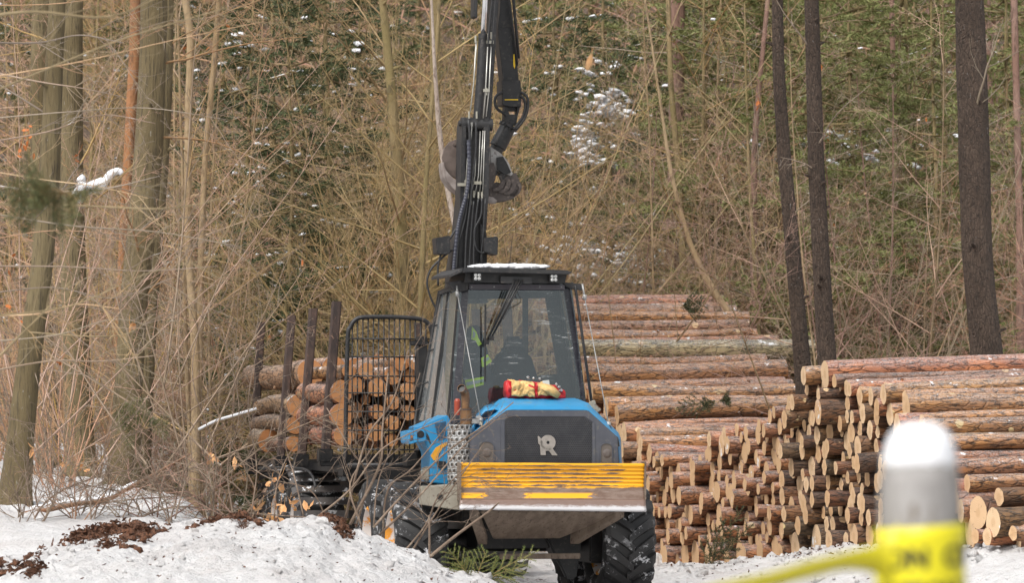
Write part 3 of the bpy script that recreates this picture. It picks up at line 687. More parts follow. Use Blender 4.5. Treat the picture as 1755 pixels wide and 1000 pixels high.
# --- muffler and stack
mc_ = Lp(788, 776, .42); R_ = .134; zt, zb_ = Lp(788, 728, .42).z, Lp(788, 824, .42).z
def mfn(u, v): a = 2*math.pi*u; return V((mc_.x+R_*math.cos(a), mc_.y+R_*math.sin(a), zb_+(zt-zb_)*v))
mf = part('muffler_guard', holes(14, 9, mfn, .28, wrap=True), M_steel, root, smooth=True); mf.modifiers.new('s', 'SOLIDIFY').thickness = .004
mb = MB(); mb.lathe([(zb_+.01, 0), (zb_+.01, R_*.86), (zt-.01, R_*.86), (zt-.01, 0)], 'z', 24, (mc_.x, mc_.y, 0)); obj('silencer', mb, nmat('silencer_tin', (.17,.15,.13), (.11,.10,.09), 6, rough=.5), mf, smooth=40)
mb = MB(); mb.lathe([(zt, R_+.002), (zt, R_-.03)], 'z', 24, (mc_.x, mc_.y, 0)); zz = zb_-.08
for k in range(4): mb.box((mc_.x+(.10 if k % 2 else -.10), mc_.y+(.08 if k > 1 else -.08), zb_-.03), (.02, .02, .09))
mb.box((mc_.x, mc_.y-.08, zz), (.22, .02, .02)); mb.box((mc_.x, mc_.y-.08, zb_), (.22, .02, .02)); obj('guard_rim', mb, M_steel, mf)
pc = lambda x, y: Lp(x, y, .42)
mb = MB(); mb.tube([pc(799,728), pc(799,700)], .066, 20); ex = part('exhaust_pipe', mb, M_exh, root, smooth=40)
mb = MB(); mb.tube([pc(799,704), pc(799,701)], .071, 20); mb.tube([pc(799,722), pc(799,718)], .070, 20); obj('clamp', mb, M_rustdark, ex, smooth=40)
mb = MB(); pts = spline([pc(798,702), pc(798,688), pc(797,677), pc(793,670)+V((0,-.03,0)), pc(788,666)+V((0,-.08,0))], 5); mb.tube(pts, .046, 18, cap=False)
el = obj('elbow', mb, M_exh, ex, smooth=True); el.modifiers.new('s', 'SOLIDIFY').thickness = .004
mb = MB(); mb.lathe([(0, 0), (0, .044)], 'x', 18); me = mb.mesh('dark_bore', M_black); o = bpy.data.objects.new('dark_bore', me); C.objects.link(o); o.parent = ex; o.location = pts[-3]; o.rotation_euler = axis_rot((pts[-1]-pts[-4]))  # black disc stands in for the shade inside the elbow's mouth
mb = MB(); mb.tube([Lp(784,712,.9), Lp(784,688,.9)], .036, 14); mb.tube([Lp(784,688,.9), Lp(784,684,.9)], [.036,.02], 14)
part('fire_extinguisher', mb, nmat('orange_red_paint', (.34,.05,.02), (.28,.045,.02), 5, rough=.4), root, smooth=40)
mb = MB(); ext_px(mb, [(800,719),(828,719),(828,727),(800,727)], .38, .44); ext_px(mb, [(815,715),(822,712),(828,718),(828,728),(822,730)], .36, .38); part('stay_bracket', mb, M_steel, root, bevel=.004)
mb = MB(); mb.tube([Lp(824,722,.35), Lp(826,732,.35), Lp(812,745,.33), Lp(809,760,.31), Lp(809,792,.30)], .012, 8); part('latch_rod', mb, M_beige, root, smooth=True)
# --- blue side panels below the cab
mb = MB(); ext_px(mb, [(715,734),(768,712),(772,722),(768,832),(737,828),(738,778),(727,757)], .95, 1.5); sp = part('side_panel', mb, M_blue, root, bevel=.01)
mb = MB()
for k in range(13):
    y = 727+k*2.3; mb.ext(LL([(745+k*.55, y), (764, y-4), (764, y-3), (745+k*.55, y+1)], .944), (0,.01,0))
obj('louvre', mb, M_plastic, sp)
mb = MB(); mb.ext(LL([(738,782),(747,768),(757,762),(766,758),(766,763),(758,769),(752,779),(750,789),(743,790)], .943), (0,.008,0)); sw = obj('decal', mb, M_swoosh, sp)
mb = MB(); mb.ext(LL([(747,790),(764,792),(766,802),(757,807),(750,800)], .93), (0,.1,0)); mb.ext(LL([(731,742),(735,748),(739,762),(736,760),(731,750)], .944), (0,.01,0)); obj('panel_gap', mb, M_satin, sp)
mb = MB(); ext_px(mb, [(700,741),(714,738),(716,744),(703,747)], .9, 1.4); ext_px(mb, [(700,741),(703,741),(704,761),(701,758)], .9, 1.4); ext_px(mb, [(708,736),(714,734),(716,758),(709,760)], .88, .90)
ext_px(mb, [(701,758),(728,751),(731,756),(703,762)], .9, 1.4); ext_px(mb, [(714,734),(727,733),(731,754),(716,756)], .92, .96); part('step', mb, M_blue, root, bevel=.004)
mb = MB(); mb.lathe([(0,0),(0,.04)], 'y', 18, Lp(721,745,.912)); part('step_hole', mb, M_black, root)
mb = MB(); ext_px(mb, [(725,805),(738,799),(738,824),(728,826)], 1.0, 1.2); part('hydraulic_filter', mb, M_beige, root, bevel=.02)
# --- cab
TL, TR, BR, BL = Lp(788,484,1.36), Lp(979,486,1.36), Lp(1006,702,1.22), Lp(768,735,1.22)
STL, SBL = Lp(752,499,2.15), Lp(713,729,2.15); STR, SBR = Lp(958,496,2.25), V((.80, 2.25, BR.z))
cab = thing('cab', None, None); cab.parent = root
W_tl, W_tr, W_br, W_bl = Lp(803,497,1.33), Lp(967,498,1.33), Lp(1000,700,1.2), Lp(786,722,1.2)
def bar4(mb, a, b, c, d, th):                       # a flat member between two edges
    n_ = (b-a).cross(d-a).normalized()*th; mb.loft([[a, b, c, d], [a+n_, b+n_, c+n_, d+n_]])
mb = MB(); Y_ = V((0,.05,0)); dn = V((0,-.004,0))
bar4(mb, TL, W_tl, W_bl, BL, .05); bar4(mb, W_tr, TR, BR, W_br, .05); bar4(mb, TL+V((0,.002,0)), TR+V((0,.002,0)), W_tr+V((0,.002,0)), W_tl+V((0,.002,0)), .05); bar4(mb, W_bl+V((0,.002,0)), W_br+V((0,.002,0)), BR+V((0,.002,-.14)), BL+V((0,.002,-.05)), .05)
obj('front_frame', mb, nmat('black_window_border', (.018,.018,.024), (.030,.029,.036), 6, stretch=(1,1,3), rough=.25, c3=(.07,.07,.075)), cab)
mb = MB(); off = V((0,-.006,0)); mb.add([p+off for p in (TL, TR, BR, BL)], [(0,1,2,3)]); o = obj('windscreen', mb, M_glass, cab)
mb = MB(); ext_px(mb, [(804,487.5),(968,488.5),(968,497),(804,496)], 1.30, 1.335); obj('header_strip', mb, nmat('plum_grey_strip', (.085,.078,.092), (.10,.092,.105), 8, rough=.5), cab, bevel=.003)
mb = MB()
for x in (808, 847, 889, 925, 962): mb.lathe([(-.006,0),(-.004,.009),(0,.010)], 'y', 8, Lp(x, 492, 1.30))
obj('bolt', mb, M_steel, cab, smooth=True)
# side glazing in two panes with dark mullions
def lerp2(a, b, c, d, u, v): return a.lerp(b, u).lerp(d.lerp(c, u), v)
sd = lambda u, v, o_=0: lerp2(STL, TL, BL, SBL, u, v)+V((-o_, -o_*.3, 0))
mb = MB()
for u0, u1 in ((0,.035),(.47,.50),(.955,1)): bar4(mb, sd(u0,0,.012), sd(u1,0,.012), sd(u1,1,.012), sd(u0,1,.012), .03)
for v0, v1 in ((0,.03),(.965,1.0)): bar4(mb, sd(0,v0,.010), sd(1,v0,.010), sd(1,v1,.010), sd(0,v1,.010), .03)
obj('side_frame', mb, M_black, cab)
mb = MB(); mb.add([sd(0,0), sd(1,0), sd(1,1), sd(0,1)], [(0,1,2,3)]); obj('side_window', mb, M_glass2, cab)
mb = MB(); mb.add([TR, STR, SBR, BR], [(0,1,2,3)]); obj('side_window', mb, M_glass, cab)
mb = MB()
for u0, u1 in ((.9,1.0),(0.0,.06)): 
    f = lambda u, v: lerp2(TR, STR, SBR, BR, u, v); bar4(mb, f(u0,0), f(u1,0), f(u1,1), f(u0,1), .03)
bar4(mb, STL, STR, STR-V((0,0,.10)), STL-V((0,0,.10)), -.04); bar4(mb, SBL+V((0,0,.42)), SBR+V((0,0,.42)), SBR, SBL, -.04)
for a_, b_, w_ in ((STL, SBL, .18), (STR, SBR, -.18)): bar4(mb, a_, a_+V((w_,0,0)), b_+V((w_,0,0)), b_, -.04 if w_ > 0 else .04)
mx = (STL+STR)/2; nx_ = (SBL+SBR)/2; mb.box(((mx.x+.30), 2.2, (mx.z+nx_.z)/2), (.06,.04,1.5))
obj('rear_frame', mb, M_black, cab)
mb = MB(); mb.box((-.08, 1.75, BL.z-.03), (1.5, 1.0, .06)); mb.box((-.06, 1.32, BL.z+.10), (1.2, .12, .22)); obj('cab_floor', mb, M_black, cab)
# tube guard outside the side window
mb = MB(); gp = lambda px, py, v: Lp(px, py, v)
for off_ in (0,): mb.tube(spline([gp(786,492,1.35), gp(766+off_*.3,499,1.7), gp(757+off_,504,1.95), gp(752+off_,515,2.05), gp(728+off_*.7,640,2.05), gp(711+off_,722,2.05), gp(716+off_,733,1.9), gp(722+off_,737,1.7)], 4), .013, 8)
for k in (560, 603, 660, 700): 
    x = 752-(k-515)*.20; mb.tube([gp(x, k, 2.05), gp(x+11, k-5, 2.0)], .010, 6)
mb.tube([gp(715,732,1.9), gp(740,724,1.6), gp(768,714,1.25)], .014, 8); part('guard_rail', mb, M_satin, root, smooth=True)
mb = MB(); mb.tube([gp(1015,697,1.10), gp(986,492,1.30), gp(980,486,1.36)], .016, 8); part('guard_rod', mb, M_satin, root, smooth=True)
mb = MB(); ext_px(mb, [(766,484),(797,480),(804,484),(802,498),(790,500),(778,496)], 1.26, 1.4); obj('corner_bracket', mb, M_satin, cab, bevel=.006); mb = MB(); ext_px(mb, [(966,484),(996,487),(1001,492),(1000,498),(984,496),(970,492)], 1.30, 1.42); obj('corner_bracket', mb, M_satin, cab, bevel=.006)
# roof
rf = [(757,474),(775,470),(793,460),(806,459),(900,461),(972,464),(981,467),(974,471),(900,468),(806,466),(796,469),(780,477),(760,479)]
prof = LL([(793,459.5),(806,458.5),(900,460.5),(972,463.5),(982,467),(974,471),(900,469),(806,467),(793,468)], 1.0)
mb = MB(); mb.loft([prof, [p+V((0,1.3,0)) for p in prof]]); e0 = Lp(793,460,1.0); 
mb.loft([[e0, e0+V((0,0,-.04)), e0+V((-.12,.1,-.10)), e0+V((-.12,.1,-.07))], [p+V((0,1.2,0)) for p in (e0, e0+V((0,0,-.04)), e0+V((-.12,.0,-.10)), e0+V((-.12,.0,-.07)))]])
roof = obj('roof', mb, M_satin, cab, bevel=.006)
mb = MB(); ext_px(mb, [(798,466),(972,470),(968,486),(796,484)], 1.12, 2.0); obj('roof_box', mb, M_black, cab)
mb = MB(); ext_px(mb, [(858,474),(912,475),(912,487),(858,486)], 1.06, 1.11); obj('wiper_motor_cover', mb, M_satin, cab, bevel=.004)
mb = MB(); ext_px(mb, [(1006,706),(1012,690),(1020,686),(1022,694),(1031,703),(1024,708),(1020,716),(1012,716)], 1.0, 1.08); part('mirror_bracket', mb, M_beige, root, bevel=.006)
for x, y in ((819, 475), (950, 477)):
    mb = MB(); ext_px(mb, [(x-8,y-7),(x+7,y-7),(x+7,y+7),(x-8,y+7)], 1.02, 1.10); lt = part('work_light', mb, M_black, root, bevel=.006)
    mb = MB()
    for i in range(2):
        for j in range(2): mb.lathe([(-.006,0),(-.003,.016),(0,.019)], 'y', 10, Lp(x-3.5+6*i, y-3+6*j, 1.02))
    obj('lens', mb, M_lens, lt, smooth=True)
def wiper(p0, p1, p2, p3):
    mb = MB(); mb.tube([Lp(*p0, 1.05), Lp(*p1, 1.16)], .010, 6); mb.tube([Lp(p0[0]+5, p0[1], 1.05), Lp(*p1, 1.16)], .008, 6)
    w_ = part('wiper', mb, M_black, root, smooth=True); mb = MB(); mb.tube([Lp(*p2, 1.20), Lp(*p3, 1.14)], .011, 6); mb.box(Lp(*p1, 1.155), (.05,.03,.05)); obj('blade_rubber', mb, M_black, w_)
wiper((883,479), (834,587), (832,522), (831,655)); wiper((892,480), (842,580), (838,580), (835,585))
mb = MB(); mb.tube(spline([Lp(887,502,1.25), Lp(893,514,1.25), Lp(888,522,1.25), Lp(874,529,1.25), Lp(862,548,1.25)], 5), .004, 5); part('washer_hose', mb, M_black, root)
# cable stays
for a_, b_, c_ in (((783,490,1.25),(784,504,1.24),(824,720,.36)), ((998,487,1.3),(1002,510,1.28),(1043,728,.5))):
    mb = MB(); mb.tube([Lp(*a_), Lp(*b_)], .012, 8); mb.tube([Lp(*b_), Lp(*c_)], .0055, 6); st = part('cable_stay', mb, M_steel, root, smooth=True)
    mb = MB(); mb.lathe([(-.03,.0),(-.03,.022),(.03,.022),(.03,0)], 'z', 8, Lp(*b_)); mb.blob(Lp(*c_), .028, 1, 5); obj('shackle', mb, M_steel, st, smooth=True)
mb = MB(); mb.tube([Lp(1043,728,.5), Lp(1050,744,.4), Lp(1058,752,.3), Lp(1060,766,.28)], .014, 8); part('stay_arm', mb, M_satin, root, smooth=True)
# seat and operator's controls
mb = MB(); mb.cur = 0; sx = lambda px: Lp(px, 600, 1.75)
pts = [(832,700),(836,650),(850,612),(866,600),(868,578),(896,576),(899,600),(912,614),(922,645),(926,700)]
ext_px(mb, pts, 1.70, 1.86); ext_px(mb, [(840,690),(925,690),(925,712),(840,712)], 1.35, 1.85); obj('seat', mb, M_cloth, cab, bevel=.03)
mb = MB(); ext_px(mb, [(826,640),(835,640),(835,700),(826,700)], 1.5, 1.7); ext_px(mb, [(930,650),(950,650),(950,700),(930,700)], 1.5, 1.8); mb.tube([Lp(880,690,1.4), Lp(880,664,1.35)], .015, 8); obj('console', mb, M_satin, cab, bevel=.01)
jk = thing('jacket', 'dark jacket with bright yellow reflective bands hanging inside the cab', 'jacket', (OX, OY, 0), TH)
mb = MB(); mb.loft([LL([(800,560),(822,556),(836,600),(846,660),(842,682),(795,684),(792,640)], 1.42), LL([(803,562),(820,560),(832,602),(842,660),(838,680),(797,682),(795,642)], 1.56)]); obj('cloth', mb, M_cloth, jk, bevel=.02)
mb = MB(); mb.ext(LL([(809,560),(817,570),(820,580),(826,590),(820,594),(815,584),(808,582)], 1.412), (0,.01,0)); mb.ext(LL([(825,614),(836,608),(843,620),(830,630),(826,629)], 1.412), (0,.01,0))
mb.ext(LL([(797,652),(830,646),(829,660),(800,668)], 1.412), (0,.01,0)); mb.ext(LL([(790,622),(793,623),(791,655),(788,655)], 1.412), (0,.01,0)); obj('yellow_band', mb, M_hiv, jk)
mb = MB(); mb.ext(LL([(811,566),(815,572),(814,578),(810,580)], 1.406), (0,.005,0)); mb.ext(LL([(828,617),(837,612),(839,616),(829,622)], 1.406), (0,.005,0)); mb.ext(LL([(799,656),(829,650),(829,655),(800,662)], 1.406), (0,.005,0)); obj('reflective_band', mb, M_refl, jk)
# --- chassis
mb = MB(); mb.box((-.05, 2.3, .78), (1.05, 2.1, .38)); mb.box((-.05, 1.5, 1.15), (1.6, 1.5, .5)); mb.box((-.1, 3.4, 1.0), (.8, 1.6, .5)); mb.box((-.55, 2.7, 1.35), (.5, .9, .35)); part('front_frame_beam', mb, M_black, root, bevel=.01)
mb = MB(); mb.tube([V((-1.05, 1.95, .66)), V((.85, 1.95, .66))], .13, 14); mb.loft([[V((.18,1.2,.72)), V((.62,1.2,.85)), V((.62,1.5,.85)), V((.18,1.5,.72))], [V((.40,1.15,.25)), V((.52,1.15,.25)), V((.52,1.45,.25)), V((.40,1.45,.25))]])
for sx_ in (-.98, .78): mb.box((sx_, 1.98, .60), (.18, 1.5, .36))
part('bogie_axle', mb, M_black, root, bevel=.02)
# --- wheels
def tyre_mb(Rr=.665, w_=.58, nl=19):
    mb = MB(); h = w_/2
    prof_ = [(-h*.80,.36),(-h*.98,.45),(-h*1.0,.54),(-h*.90,.60),(-h*.62,.622),(0,.63),(h*.62,.622),(h*.90,.60),(h*1.0,.54),(h*.98,.45),(h*.80,.36)]
    mb.lathe(prof_, 'x', 56)
    for side in (-1, 1):
        for k in range(nl):
            a0 = 2*math.pi*(k+(.5 if side > 0 else 0))/nl; rings = []
            for i in range(8):
                t = i/7; u = side*(-.03+t*(h+.02)); ang = a0-.34*(1-t)**1.15*1.0; hw = .050+.022*t
                base = .62-.10*max(0, (abs(u)-h*.72)/(h*.3))**1.5; top_ = .672-.07*max(0, (abs(u)-h*.78)/(h*.25))**1.6
                rings.append([V((u, r_*math.sin(a_), r_*math.cos(a_))) for r_, a_ in ((base, ang-hw/.6), (top_, ang-hw*.72/.6), (top_, ang+hw*.72/.6), (base, ang+hw/.6))])
            mb.loft(rings)
    return mb
def rim_mb():
    mb = MB(); mb.lathe([(-.24,.37),(-.25,.34),(-.20,.31),(-.10,.28),(-.04,.22),(-.05,.12),(-.10,.10),(-.10,0)], 'x', 32); mb.lathe([(.24,.37),(.25,.34),(.20,.31),(.10,.28),(.04,.22),(.05,.12),(.10,.10),(.10,0)], 'x', 32)
    for k in range(8): a = k*math.pi/4; mb.lathe([(-.07,0),(-.07,.018),(-.04,.018)], 'x', 6, (0,.17*math.sin(a),.17*math.cos(a)))
    return mb
ty_me = tyre_mb().mesh('tyre', M_rubber, 35); rim_me = rim_mb().mesh('rim', M_orange, 40)
WX = -.10
def wheel(x, y, z, rot, flip):
    e = thing('wheel', None, None); e.parent = root; e.location = (x, y, z)
    t = obj('tyre', ty_me, None, e); t.rotation_euler = (rot, 0, math.pi if flip else 0); r = obj('rim', rim_me, None, e); r.rotation_euler = (rot, 0, 0)
for k, (x, y) in enumerate(((-1.19, 1.27), (1.12, 1.27), (-1.19, 2.72), (1.12, 2.72))): wheel(x+WX, y, gz(.44+cT*x-sT*y, OY+y)*.0+.655, .3+k*.7, False)
# --- rear wagon: every piece is placed in the machine's own frame
def LW(p): r = V(p)-V((OX, OY, 0)); return V((cT*r.x+sT*r.y, -sT*r.x+cT*r.y, r.z))
dv = V((-.222, .975, 0)).normalized(); sidev = V((.975, .222, 0)).normalized()      # wagon's length and width
A0 = V((-1.94, 49.5, 0))
def W(l, s, z): return LW(A0+dv*l+sidev*s+V((0,0,z)))
for k, (x, l) in enumerate(((.02, 2.9), (2.25, 2.9), (.02, 4.35), (2.25, 4.35))):
    p = W(l, x+.1, .655); e = thing('wheel', None, None); e.parent = root; e.location = p
    t = obj('tyre', ty_me, None, e); t.rotation_euler = (k, 0, 0); r = obj('rim', rim_me, None, e)
# steel track round the left rear bogie
def track(sx_):
    mb = MB(); path = []; c0, c1 = 2.9, 4.35; Rr = .72
    n_ = 14
    for i in range(n_+1): a = math.pi*i/n_; path.append((c0-Rr*math.sin(a), .655+Rr*math.cos(a), a))
    for i in range(1, 8): path.append((c0+(c1-c0)*i/8, .655-Rr, math.pi))
    for i in range(n_+1): a = math.pi+math.pi*i/n_; path.append((c1-Rr*math.sin(a), .655+Rr*math.cos(a), a))
    for i in range(1, 8): path.append((c1+(c0-c1)*i/8, .655+Rr-.04*math.sin(math.pi*i/8), 0))
    for l, z, a in path:
        rr = [W(l+math.cos(a)*d1+(-math.sin(a))*d2, sx_+s1, z+math.sin(a)*d1*1+math.cos(a)*d2) for s1, d1, d2 in ((-.38,-.05,0),(-.38,.05,0),(-.30,.045,.05),(.30,.045,.05),(.38,.05,0),(.38,-.05,0),(.30,-.045,.05),(-.30,-.045,.05))]
        mb.loft([[rr[0], rr[1], rr[2], rr[3], rr[4], rr[5], rr[6], rr[7]], [p-V((0,0,.012)) for p in rr]])
    return mb
for s_x in (.12, 2.35): part('bogie_track', track(s_x), nmat('snowy_track_steel', (.05,.045,.045), (.09,.08,.075), 6, rough=.5, snow=(.1,.58,9), rand=0), root)
mb = MB()
for s1, s2 in ((.75,.95),(1.45,1.65)): mb.loft([[W(-.9,s1,1.05),W(-.9,s2,1.05),W(-.9,s2,1.38),W(-.9,s1,1.38)],[W(7.2,s1,1.05),W(7.2,s2,1.05),W(7.2,s2,1.38),W(7.2,s1,1.38)]])
mb.loft([[W(.0,-.05,1.32),W(.0,2.4,1.32),W(.0,2.4,1.46),W(.0,-.05,1.46)],[W(.35,-.05,1.32),W(.35,2.4,1.32),W(.35,2.4,1.46),W(.35,-.05,1.46)]])
mb.loft([[W(0,-.02,1.36),W(0,.14,1.36),W(0,.14,1.45),W(0,-.02,1.45)],[W(6.9,-.02,1.36),W(6.9,.14,1.36),W(6.9,.14,1.45),W(6.9,-.02,1.45)]])
part('wagon_frame', mb, M_black, root, bevel=.01)
# stakes: left row as seen, right row behind the cab
for tx, ty, bx, by, d, ww in ((577,517,557,782,50.25,.11), (537,529,516,790,51.8,.105), (500,541,480,793,53.3,.10), (448,552,433,797,55.9,.10)):
    a_, b_ = LW(P(tx, ty, d)), LW(P(bx, by+8, d)); l0 = (V((d, 0, 0))).x
    for side in (0, 1):
        sh = LW(V((OX, OY, 0))+sidev*2.35)*side; a2, b2 = a_+sh, b_+sh
        if side: a2.x, b2.x = b_.x+sh.x+(b_.x-a_.x), b_.x+sh.x
        mb = MB(); hw = ww/2; rg = [[p+V((dx*hw, dy*hw, 0)) for dx, dy in ((-1,-.7),(-.7,-1),(.7,-1),(1,-.7),(1,.7),(.7,1),(-.7,1),(-1,.7))] for p in (b2, a2)]
        mb.loft(rg); st = part('stake', mb, M_rustdark, root)
        if side == 0:
            mb = MB(); mb.box(b_+V((1.15, 0, .0)), (2.45, .18, .14)); mb.box(b_+V((.0,0,.06)), (.17,.20,.16)); part('bunk_beam', mb, M_black, root, bevel=.01)
# headboard
mb = MB(); vH = 4.35; hp = lambda x, y: Lp(x, y, vH)
mb.tube(spline([hp(592,800), hp(593,700), hp(596,580), hp(600,562), hp(609,549), hp(626,544), hp(680,544), hp(716,547), hp(732,553), hp(739,566), hp(741,600), hp(741,800)], 5), .027, 10)
mb.tube([hp(592,798), hp(741,798)], .027, 8); hb = part('headboard', mb, M_satin, root, smooth=True)
for x in np.arange(604, 741, 9.0):
    mb = MB(); yt_ = 546+(12 if x < 606 else 0)+(8 if x > 728 else 0); mb.tube([hp(x, yt_), hp(x-1, 798)], .0085, 6); obj('bar', mb, M_black, hb, smooth=True)
for y in (581, 612, 645, 674, 706, 738, 771):
    mb = MB(); mb.tube([hp(595, y)+V((0,-.016,0)), hp(741, y+1)+V((0,-.016,0))], .0095, 6); obj('bar', mb, M_black, hb, smooth=True)
mb = MB(); ext_px(mb, [(718,577),(733,577),(733,720),(718,720)], 3.9, 4.1); ext_px(mb, [(703,584),(735,584),(735,593),(703,593)], 3.88, 3.9); part('crane_support_post', mb, M_satin, root, bevel=.01)
# mudguard loop behind the left wheels, hoses by the joint
mb = MB(); mb.tube(spline([Lp(444,803,7.2), Lp(500,803,6.0), Lp(524,806,5.6), Lp(536,818,5.4), Lp(541,838,5.3)], 5), .016, 8); part('mudguard_rail', mb, M_satin, root, smooth=True)
mb = MB()
for x in (716, 724, 732): mb.tube([Lp(x, 770, 3.0), Lp(x+2, 790, 3.1)], .03, 8)
ext_px(mb, [(698,778),(750,776),(750,800),(698,800)], 3.2, 3.5); ext_px(mb, [(640,806),(738,806),(738,824),(640,824)], 3.0, 3.6); part('valve_block', mb, M_black, root, bevel=.006)
# --- crane
vC = 3.2; cp = lambda x, y, dv_=0: Lp(x, y, vC+dv_)
mb = MB(); ext_px(mb, [(771,520),(772,470),(783,400),(789,340),(792,215),(795,203),(838,203),(838,330),(833,400),(834,462),(834,520)], vC, vC+.32)
for pl in ([(771,520),(771,472),(779,420),(786,380),(788,382),(781,470),(781,520)], [(822,520),(824,455),(823,384),(826,384),(834,400),(835,462),(835,520)], [(789,340),(792,215),(797,200),(800,203),(797,340),(791,470),(784,470)], [(826,460),(828,300),(829,203),(838,201),(840,215),(838,330),(833,400),(835,460)]): ext_px(mb, pl, vC-.10, vC+.0)
crane = part('crane_boom', mb, M_satin, root, bevel=.006)
mb = MB(); mb.tube([cp(790,212,-.03), cp(843,214,-.03)], .075, 18); mb.tube([cp(786,212,-.03), cp(790,212,-.03)], .03, 10); obj('hinge_pin', mb, M_satin, crane, smooth=40)
mb = MB(); mb.tube([cp(818,208,-.05), cp(824,132,-.05), cp(828,60,-.05)], .051, 20); mb.tube([cp(827.6,66,-.05), cp(828.2,58,-.05)], .056, 20); cy = part('lift_cylinder', mb, M_satin, root, smooth=40)
mb = MB(); mb.tube([cp(828,62,-.05), cp(833,-30,-.05), cp(841,-160,-.05)], .031, 18); obj('piston_rod', mb, M_chrome, cy, smooth=True)
mb = MB(); ext_px(mb, [(832,203),(842,203),(847,120),(852,40),(858,-40),(870,-260),(854,-260),(843,-30),(839,60),(835,140)], vC+.02, vC+.22); ext_px(mb, [(812,28),(818,31),(819,-10),(825,-100),(836,-250),(830,-250),(814,-80)], vC, vC+.2)
part('upper_boom', mb, M_satin, root, bevel=.006)
pp = part('hydraulic_pipe', (lambda mb: ([mb.tube([cp(a,b_,-.11) for a, b_ in l], .0065, 6) for l in (
    [(806,210),(797,330)], [(809,210),(804,300),(801,335)], [(817,225),(814,300),(806,340)], [(823,225),(820,300),(814,335)], [(828,224),(822,335)], [(831,224),(827,335)],
    [(816,66),(812,140),(806,192)], [(817,70),(813,130)], [(836,76),(832,160),(828,203)], [(842,76),(838,155),(833,200)])], mb)[-1])(MB()), M_pipe, root, smooth=True)
mb = MB()
for x, y in ((804,196),(817,196),(815,66),(837,62),(842,60),(797,336),(802,336),(812,332),(820,334),(826,334),(807,344),(834,156)):
    mb.tube([cp(x, y-5, -.115), cp(x, y+7, -.115)], .012, 8)
for x0, x1, y in ((784,799,316.5),(796,809,311.5),(812,825,313.5),(834,846,72),(828,839,155)): mb.box((cp((x0+x1)/2, y, -.125)), ((x1-x0)/153, .03, .035))
obj('pipe_fitting', mb, nmat('dull_brass_fittings', (.33,.31,.25), (.42,.40,.34), 12, rough=.4, metal=.4), pp, smooth=40)
hz = [([(803,205),(806,250),(803,300),(797,350),(786,400),(781,470)], .017), ([(816,208),(815,260),(809,310),(806,350),(799,410),(797,472)], .012), ([(798,338),(790,375),(774,405),(760,425),(751,455),(751,490)], .012),
      ([(802,340),(796,380),(783,420),(765,436),(740,460),(732,485),(740,515),(752,535),(764,545)], .012), ([(812,345),(808,390),(805,440),(804,480)], .011), ([(826,340),(824,370),(813,395),(816,425),(826,434),(832,430)], .011),
      ([(820,340),(815,380),(812,430),(812,480)], .011), ([(832,340),(828,400),(824,450)], .010), ([(836,80),(840,30),(846,-20)], .010), ([(843,80),(847,30),(851,-30)], .010)]
mb = MB()
for l, r_ in hz: mb.tube(spline([cp(a, b_, -.15-.004*i) for i, (a, b_) in enumerate(l)], 5), r_, 8)
part('hose', mb, nmat('black_hose', (.016,.016,.017), (.030,.030,.032), 30, stretch=(1,1,3), rough=.5), root, smooth=True)
mb = MB(); wr = spline([cp(a, b_, -.17) for a, b_ in ((803,240),(804,290),(800,330),(790,365),(784,395),(779,440),(777,472))], 14)
mb.tube(wr, [.020 if i % 2 else .0245 for i in range(len(wr))], 10); part('ribbed_hose', mb, nmat('blue_black_sleeve', (.035,.037,.055), (.05,.052,.07), 30, rough=.5), root)
for xs_, ys_ in (([747,770,772,772,766,749], [408,404,404,434,437,436]), ([829,852,854,853,850,830], [408,405,408,437,438,432])):
    mb = MB(); ext_px(mb, list(zip(xs_, ys_)), vC-.22, vC+.02); part('lamp_box', mb, M_satin, root, bevel=.008)
mb = MB(); ext_px(mb, [(865,460),(884,460),(884,452),(878,450),(870,451)], 1.5, 1.6); part('antenna_base', mb, M_black, root, bevel=.004)
mb = MB(); mb.tube([Lp(874,452,1.55), Lp(878,405,1.55)], .003, 5); part('antenna', mb, M_satin, root)
# jib hanging down from the folded tip
vJ = 3.62; jp = lambda x, y, d_=0: Lp(x, y, vJ+d_)
mb = MB(); ext_px(mb, [(853,48),(876,46),(884,146),(863,148)], vJ, vJ+.24); ext_px(mb, [(853,48),(857,20),(860,-60),(850,-260),(868,-260),(874,-10),(879,30),(886,100),(889,140),(893,146),(893,182),(888,190),(872,190),(861,178),(861,150),(863,147)], vJ+.04, vJ+.2)
ext_px(mb, [(860,137),(892,137),(894,160),(893,182),(878,183),(861,180)], vJ-.05, vJ+.25); jib = part('jib', mb, M_black, root, bevel=.006)
mb = MB(); mb.tube([jp(871,-120,-.05), jp(873,0,-.05), jp(887,112,-.05)], .013, 8); mb.tube([jp(878,-120), jp(880,0,-.0), jp(889,100,0)], .018, 8); obj('jib_pipe', mb, M_black, jib, smooth=True)
mb = MB(); ext_px(mb, [(880,93),(881.5,93),(883,112),(882,118),(880,112)], vJ-.008, vJ-.002); ext_px(mb, [(865,170),(888,170),(888,171.5),(865,171.5)], vJ-.056, vJ-.051); obj('jib_mark', mb, nmat('yellow_sticker', (.75,.5,.02), (.7,.45,.02), 5), jib)
mb = MB(); ext_px(mb, [(865,181),(870,181),(873,196),(886,196),(886,181),(892,182),(887,200),(885,214),(870,220),(864,210)], vJ+.0, vJ+.14); mb.lathe([(-.02,0),(-.02,.028),(0,.03)], 'y', 14, jp(876,211)); lk = part('link', mb, M_black, root, bevel=.004)
mb = MB()
